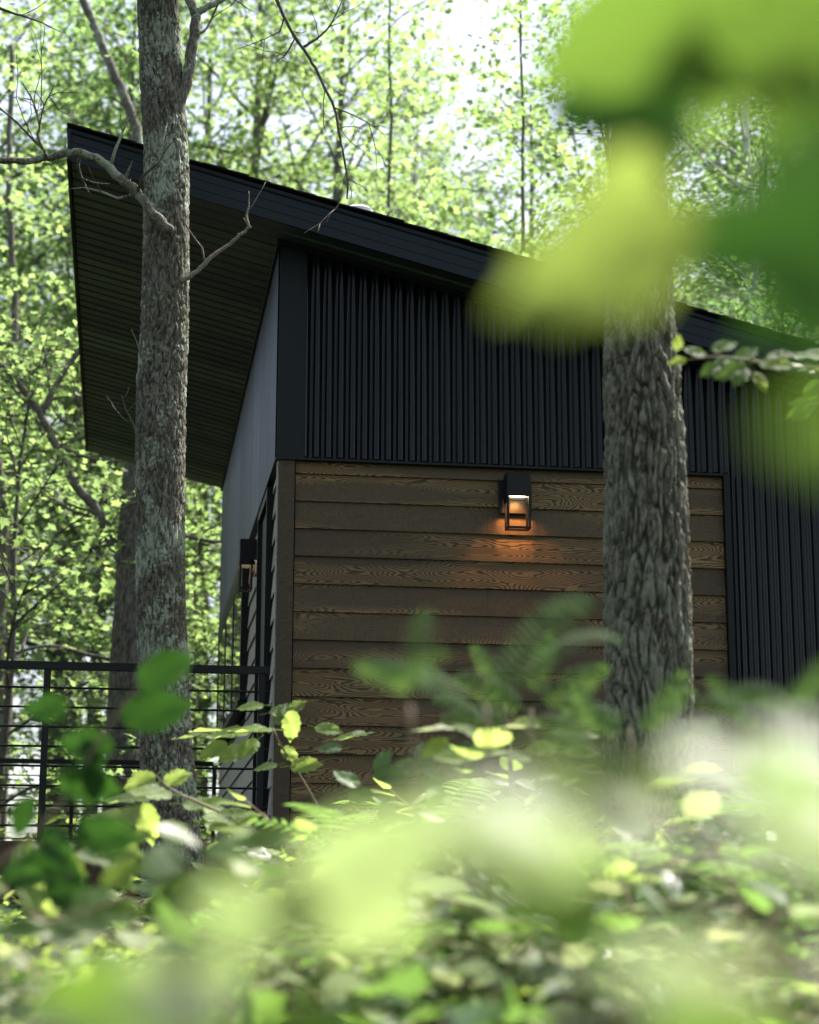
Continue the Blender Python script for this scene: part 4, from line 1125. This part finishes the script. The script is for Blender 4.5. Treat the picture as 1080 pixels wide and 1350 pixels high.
sprig('leafy_branch', 'lime leafy branch before the foot of the left trunk', p2, 7.6,
      [(205, 1022, 46, 150, .3), (215, 1030, 40, -10, .3), (228, 1048, 62, 165, .6), (190, 1058, 60, 80, .25), (200, 1052, 70, 175, .7), (240, 1060, 58, -8, .6), (262, 1062, 40, -25, .5),
       (170, 1075, 60, 185, .7), (250, 1090, 60, 170, .6), (215, 1090, 44, 60, .4), (285, 1072, 50, 10, .6), (270, 1085, 60, 25, .6), (300, 1090, 50, -15, .6)], M_PLANT_LIME, 'ovate', .007)
p3 = [(430, 1120), (480, 1030), (540, 1010), (600, 1000)]
sprig('leafy_branch', 'mixed green leafy branch before the lower wood wall', p3, 7.2,
      auto_leaves(p3, 14, 44, 55, 5) + [(452, 985, 36, 190, .6), (520, 1010, 44, 5, .3), (545, 1005, 40, -10, .3), (560, 1020, 44, 60, .4), (600, 985, 40, 20, .5)], M_PLANT, 'ovate', .005)
# right hand branch before the metal wall
p4 = [(1140, 470), (1070, 485), (1010, 478), (950, 470), (905, 474)]
sprig('leafy_branch', 'green and lime leafy branch hanging into view from the right edge', p4, 6.0,
      [(905, 474, 26, 175, .3, M_LEAF_LIME), (893, 462, 24, -85, .2, M_LEAF_LIME), (932, 470, 34, 190, .5), (938, 462, 40, -30, .5), (942, 476, 26, -5, .5), (950, 480, 38, 140, .4), (968, 478, 44, -40, .4), (985, 482, 50, 150, .4), (985, 485, 40, 110, .4),
       (1000, 478, 50, 12, .5, M_LEAF_LIME), (995, 490, 34, 80, .3, M_LEAF_LIME), (1010, 470, 44, -30, .6), (1025, 480, 50, 20, .6, M_GLOSS), (1040, 470, 50, -20, .5), (1050, 490, 50, 30, .7, M_GLOSS), (1060, 468, 56, -40, .5), (1075, 485, 54, 10, .6, M_LEAF_LIME)], M_LEAF_MID, 'ovate', .005)
p5 = [(1150, 520), (1100, 530), (1060, 530)]
sprig('leafy_branch', 'small lower green branch tip at the right edge below the first', p5, 6.0,
      [(1075, 530, 46, 165, .5), (1068, 534, 34, 140, .4), (1085, 528, 50, -150, .5), (1060, 520, 40, -40, .4), (1095, 532, 40, 60, .6)], M_LEAF_MID, 'ovate', .004)

# dark green leaves on the left, clearly out of focus
pA = [(-60, 1180), (20, 1120), (80, 1060), (140, 960), (190, 900), (230, 880)]
sprig('leafy_branch', 'deep green blurred branch crossing the left railing', pA, 3.9,
      [(180, 900, 90, -22, .15), (158, 945, 100, -10, .1), (90, 930, 66, 175, .1), (150, 985, 80, 185, .1), (110, 975, 52, 60, .2), (75, 1025, 90, 12, .1), (125, 1000, 60, 90, .1), (60, 1090, 70, 60, .2), (95, 1095, 95, 8, .15), (40, 1050, 60, 110, .1), (30, 1130, 90, 20, .3), (0, 1150, 70, 10, .3), (60, 1160, 90, 30, .3)], M_LEAF_DARK, 'ovate', .004)
pB = [(-40, 1240), (120, 1200), (240, 1150), (330, 1110)]
sprig('leafy_branch', 'mid green blurred branch below the deck at the left', pB, 3.3,
      auto_leaves(pB, 16, 90, 40, 8, (.4, .8), 10), M_LEAF_MID, 'ovate', .004)
pC = [(-40, 1190), (30, 1160), (110, 1120), (170, 1100)]
sprig('leafy_branch', 'lime yellow leaf spray at the lower left edge', pC, 5.4, auto_leaves(pC, 16, 58, 55, 12, (.3, .8), 14), M_PLANT_LIME, 'ovate', .004)

# single pointed lime leaf under the deck
lf = empty('hanging_leaf', tuple(at_d(85, 1122, 5.0)), label='single ribbed lime leaf hanging tip down below the deck', cat='leaf')
put_leaf(lf, at_d(82, 1120, 5.0), screen_dir(72), -CF + np.array([.1, 0, .3]), 72 * px_size(5.0), 'ovate', M_LEAF_LIME)

# fern fronds rising before the wood wall
def frond_at(parent, px, py, D, Lp, an, fc, k=0, roll=0.0):
    Nn = unit(-CF * (1 - fc) + np.array([0, 0, 1.0]) * fc); Dd = screen_dir(an); Dd = unit(Dd - Nn * (Dd @ Nn)); X = np.cross(Dd, Nn)
    o = bpy.data.objects.new('frond', FROND[k]); C.objects.link(o); o.parent = parent
    s = Lp * px_size(D) / [.55, .48, .62][k]; m = Matrix.Identity(4); P = at_d(px, py, D); off = Vector(P) - parent.location
    for i in range(3):
        m[i][0] = X[i] * s; m[i][1] = Dd[i] * s; m[i][2] = Nn[i] * s; m[i][3] = off[i]
    o.matrix_basis = m
def fern_clump(label, D, c, lst):
    t = empty('fern', tuple(at_d(c[0], c[1], D)), label=label, cat='fern')
    Geo().tube(smooth_path([at_d(c[0], c[1] + 260, D), at_d(c[0] + 6, c[1] + 120, D), at_d(c[0], c[1], D)], 8), .004, 6).obj('stem', B_STEM, t, smooth=True)
    for k, (a, b, Lp, an, fc) in enumerate(lst): frond_at(t, a, b, D + random.uniform(-.15, .15), Lp, an, fc, k % 3)
fern_clump('green fern reaching up against the middle of the wood wall', 3.4, (640, 930),
           [(640, 930, 210, -52, .45), (640, 930, 190, -160, .6), (660, 925, 180, -20, .7), (620, 935, 170, 170, .6)])
fern_clump('dusky green fern at the foot of the wall left of the thick trunk', 4.8, (700, 935),
           [(700, 935, 120, -25, .35), (700, 940, 120, 205, .35), (700, 930, 100, -75, .3), (720, 955, 110, 8, .4), (680, 955, 110, 175, .4), (740, 940, 90, -45, .3), (670, 930, 95, -120, .3), (710, 965, 100, 40, .4), (650, 965, 90, 200, .5)])
fern_clump('blue-green fern before the foot of the thick trunk', 4.6, (830, 960),
           [(830, 970, 110, -35, .35), (830, 970, 110, 205, .35), (850, 980, 110, -60, .3), (840, 985, 120, 0, .4), (800, 975, 90, -120, .3), (790, 985, 100, 190, .4), (870, 985, 90, -20, .4)])
fern_clump('blurred green fern low before the black metal wall at the right', 3.4, (1040, 930),
           [(1000, 945, 110, -25, .3), (1060, 935, 110, 190, .35), (1040, 940, 110, -50, .3), (1030, 950, 120, 10, .4), (990, 955, 90, -130, .3), (1010, 960, 110, 185, .4)])
fern_clump('mid green fern before the middle of the undergrowth', 3.0, (540, 930),
           [(500, 915, 110, -30, .3), (560, 910, 110, 200, .3), (540, 920, 120, -80, .4)])
# small twig upright among the leaves
st = empty('bare_twig', tuple(at_d(672, 1030, 6.5)), label='short bare pinkish twig upright among the bright leaves', cat='twig')
Geo().tube(smooth_path([at_d(674, 1060, 6.5), at_d(672, 1000, 6.5), at_d(668, 960, 6.5), at_d(664, 925, 6.5)], 10), np.linspace(.010, .006, 10), 7).obj('stem', B_DEAD, st, smooth=True)
# bright mixed leaves right of it
p6 = [(760, 1060), (740, 1010), (720, 990), (690, 960)]
sprig('leafy_branch', 'lime leaves glowing left of the thick trunk foot', p6, 5.6,
      [(735, 985, 46, 180, .5), (745, 990, 46, 0, .4), (715, 955, 40, 190, .6), (730, 965, 40, 10, .6), (700, 1000, 40, 170, .7), (760, 1010, 40, 20, .6), (640, 975, 50, 170, .6), (620, 985, 46, 30, .6), (590, 975, 44, 150, .5), (760, 970, 36, -40, .5),
       (655, 960, 50, 10, .9, M_GLOSS), (600, 960, 60, 185, .9, M_GLOSS), (625, 1000, 60, 10, .9, M_GLOSS), (570, 995, 50, 10, .6), (690, 1030, 60, 20, .8, M_GLOSS)], M_LEAF_LIME, 'ovate', .004)
# tan dead stems and pale leaves under the deck at far left
ds = empty('dead_stems', tuple(at_d(45, 1215, 9.5)), label='cluster of short tan dead stems under the deck edge at the left', cat='stems')
for (a, b, c, d, r_) in ((26, 1172, 32, 1210, .012), (36, 1174, 38, 1212, .016), (54, 1172, 57, 1214, .008), (20, 1175, 60, 1172, .006), (30, 1172, 50, 1195, .005)):
    Geo().tube([at_d(a, b, 9.5), at_d((a + c) / 2 + 1, (b + d) / 2, 9.5), at_d(c, d, 9.5)], r_, 6).obj('stem', B_DEAD, ds, smooth=True)

# ------------------------------------------------------------------ leaves right before the lens
HN = np.array(HALF)
def near(label, stem_pts, D, lst, kind='maple', r0=.0015):
    P = [at_d(a, b, D * c) for a, b, c in stem_pts]
    t = empty('leafy_branch', tuple(P[0]), label=label, cat='branch')
    Geo().tube(smooth_path(P, 14), np.linspace(r0, r0 * .5, 14), 6).obj('stem', B_STEM, t, smooth=True)
    for (a, b, dd, Lp, an, nrm, mat) in lst:
        if nrm == 'sun': nn = HN + rng.normal(0, .10, 3)
        elif nrm == 'cam': nn = -CF + rng.normal(0, .12, 3)
        elif nrm == 'glow': nn = -CF * .6 - SUNV * .65 + rng.normal(0, .08, 3)
        elif nrm == 'up': nn = np.array([0, -.35, 1.0]) + rng.normal(0, .15, 3)
        else: nn = np.array(nrm)
        put_leaf(t, at_d(a, b, dd), screen_dir(an), nn, Lp * px_size(dd), kind, mat)
    return t
near('big blurred maple leaves hanging across the upper right', [(1200, -60, 1.0), (1050, 40, 1.0), (930, 150, 1.0), (860, 260, 1.0)], 1.15,
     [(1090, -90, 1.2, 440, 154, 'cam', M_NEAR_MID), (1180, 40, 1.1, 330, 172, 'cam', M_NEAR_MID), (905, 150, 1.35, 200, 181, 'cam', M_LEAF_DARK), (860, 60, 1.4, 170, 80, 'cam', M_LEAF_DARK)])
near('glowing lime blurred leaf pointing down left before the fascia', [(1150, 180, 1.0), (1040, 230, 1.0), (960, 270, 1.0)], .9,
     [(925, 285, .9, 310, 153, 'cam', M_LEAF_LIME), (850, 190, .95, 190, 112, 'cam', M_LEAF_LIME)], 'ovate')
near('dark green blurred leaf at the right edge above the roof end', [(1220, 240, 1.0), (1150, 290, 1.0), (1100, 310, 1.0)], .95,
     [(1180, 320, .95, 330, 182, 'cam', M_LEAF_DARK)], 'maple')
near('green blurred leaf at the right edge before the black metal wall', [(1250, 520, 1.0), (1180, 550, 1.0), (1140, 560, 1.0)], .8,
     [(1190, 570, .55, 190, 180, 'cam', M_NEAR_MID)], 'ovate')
# the bank of leaves along the bottom
rs = np.random.default_rng(33)
def bank(label, stem, lst): near(label, stem, 1.0, lst, 'ovate')
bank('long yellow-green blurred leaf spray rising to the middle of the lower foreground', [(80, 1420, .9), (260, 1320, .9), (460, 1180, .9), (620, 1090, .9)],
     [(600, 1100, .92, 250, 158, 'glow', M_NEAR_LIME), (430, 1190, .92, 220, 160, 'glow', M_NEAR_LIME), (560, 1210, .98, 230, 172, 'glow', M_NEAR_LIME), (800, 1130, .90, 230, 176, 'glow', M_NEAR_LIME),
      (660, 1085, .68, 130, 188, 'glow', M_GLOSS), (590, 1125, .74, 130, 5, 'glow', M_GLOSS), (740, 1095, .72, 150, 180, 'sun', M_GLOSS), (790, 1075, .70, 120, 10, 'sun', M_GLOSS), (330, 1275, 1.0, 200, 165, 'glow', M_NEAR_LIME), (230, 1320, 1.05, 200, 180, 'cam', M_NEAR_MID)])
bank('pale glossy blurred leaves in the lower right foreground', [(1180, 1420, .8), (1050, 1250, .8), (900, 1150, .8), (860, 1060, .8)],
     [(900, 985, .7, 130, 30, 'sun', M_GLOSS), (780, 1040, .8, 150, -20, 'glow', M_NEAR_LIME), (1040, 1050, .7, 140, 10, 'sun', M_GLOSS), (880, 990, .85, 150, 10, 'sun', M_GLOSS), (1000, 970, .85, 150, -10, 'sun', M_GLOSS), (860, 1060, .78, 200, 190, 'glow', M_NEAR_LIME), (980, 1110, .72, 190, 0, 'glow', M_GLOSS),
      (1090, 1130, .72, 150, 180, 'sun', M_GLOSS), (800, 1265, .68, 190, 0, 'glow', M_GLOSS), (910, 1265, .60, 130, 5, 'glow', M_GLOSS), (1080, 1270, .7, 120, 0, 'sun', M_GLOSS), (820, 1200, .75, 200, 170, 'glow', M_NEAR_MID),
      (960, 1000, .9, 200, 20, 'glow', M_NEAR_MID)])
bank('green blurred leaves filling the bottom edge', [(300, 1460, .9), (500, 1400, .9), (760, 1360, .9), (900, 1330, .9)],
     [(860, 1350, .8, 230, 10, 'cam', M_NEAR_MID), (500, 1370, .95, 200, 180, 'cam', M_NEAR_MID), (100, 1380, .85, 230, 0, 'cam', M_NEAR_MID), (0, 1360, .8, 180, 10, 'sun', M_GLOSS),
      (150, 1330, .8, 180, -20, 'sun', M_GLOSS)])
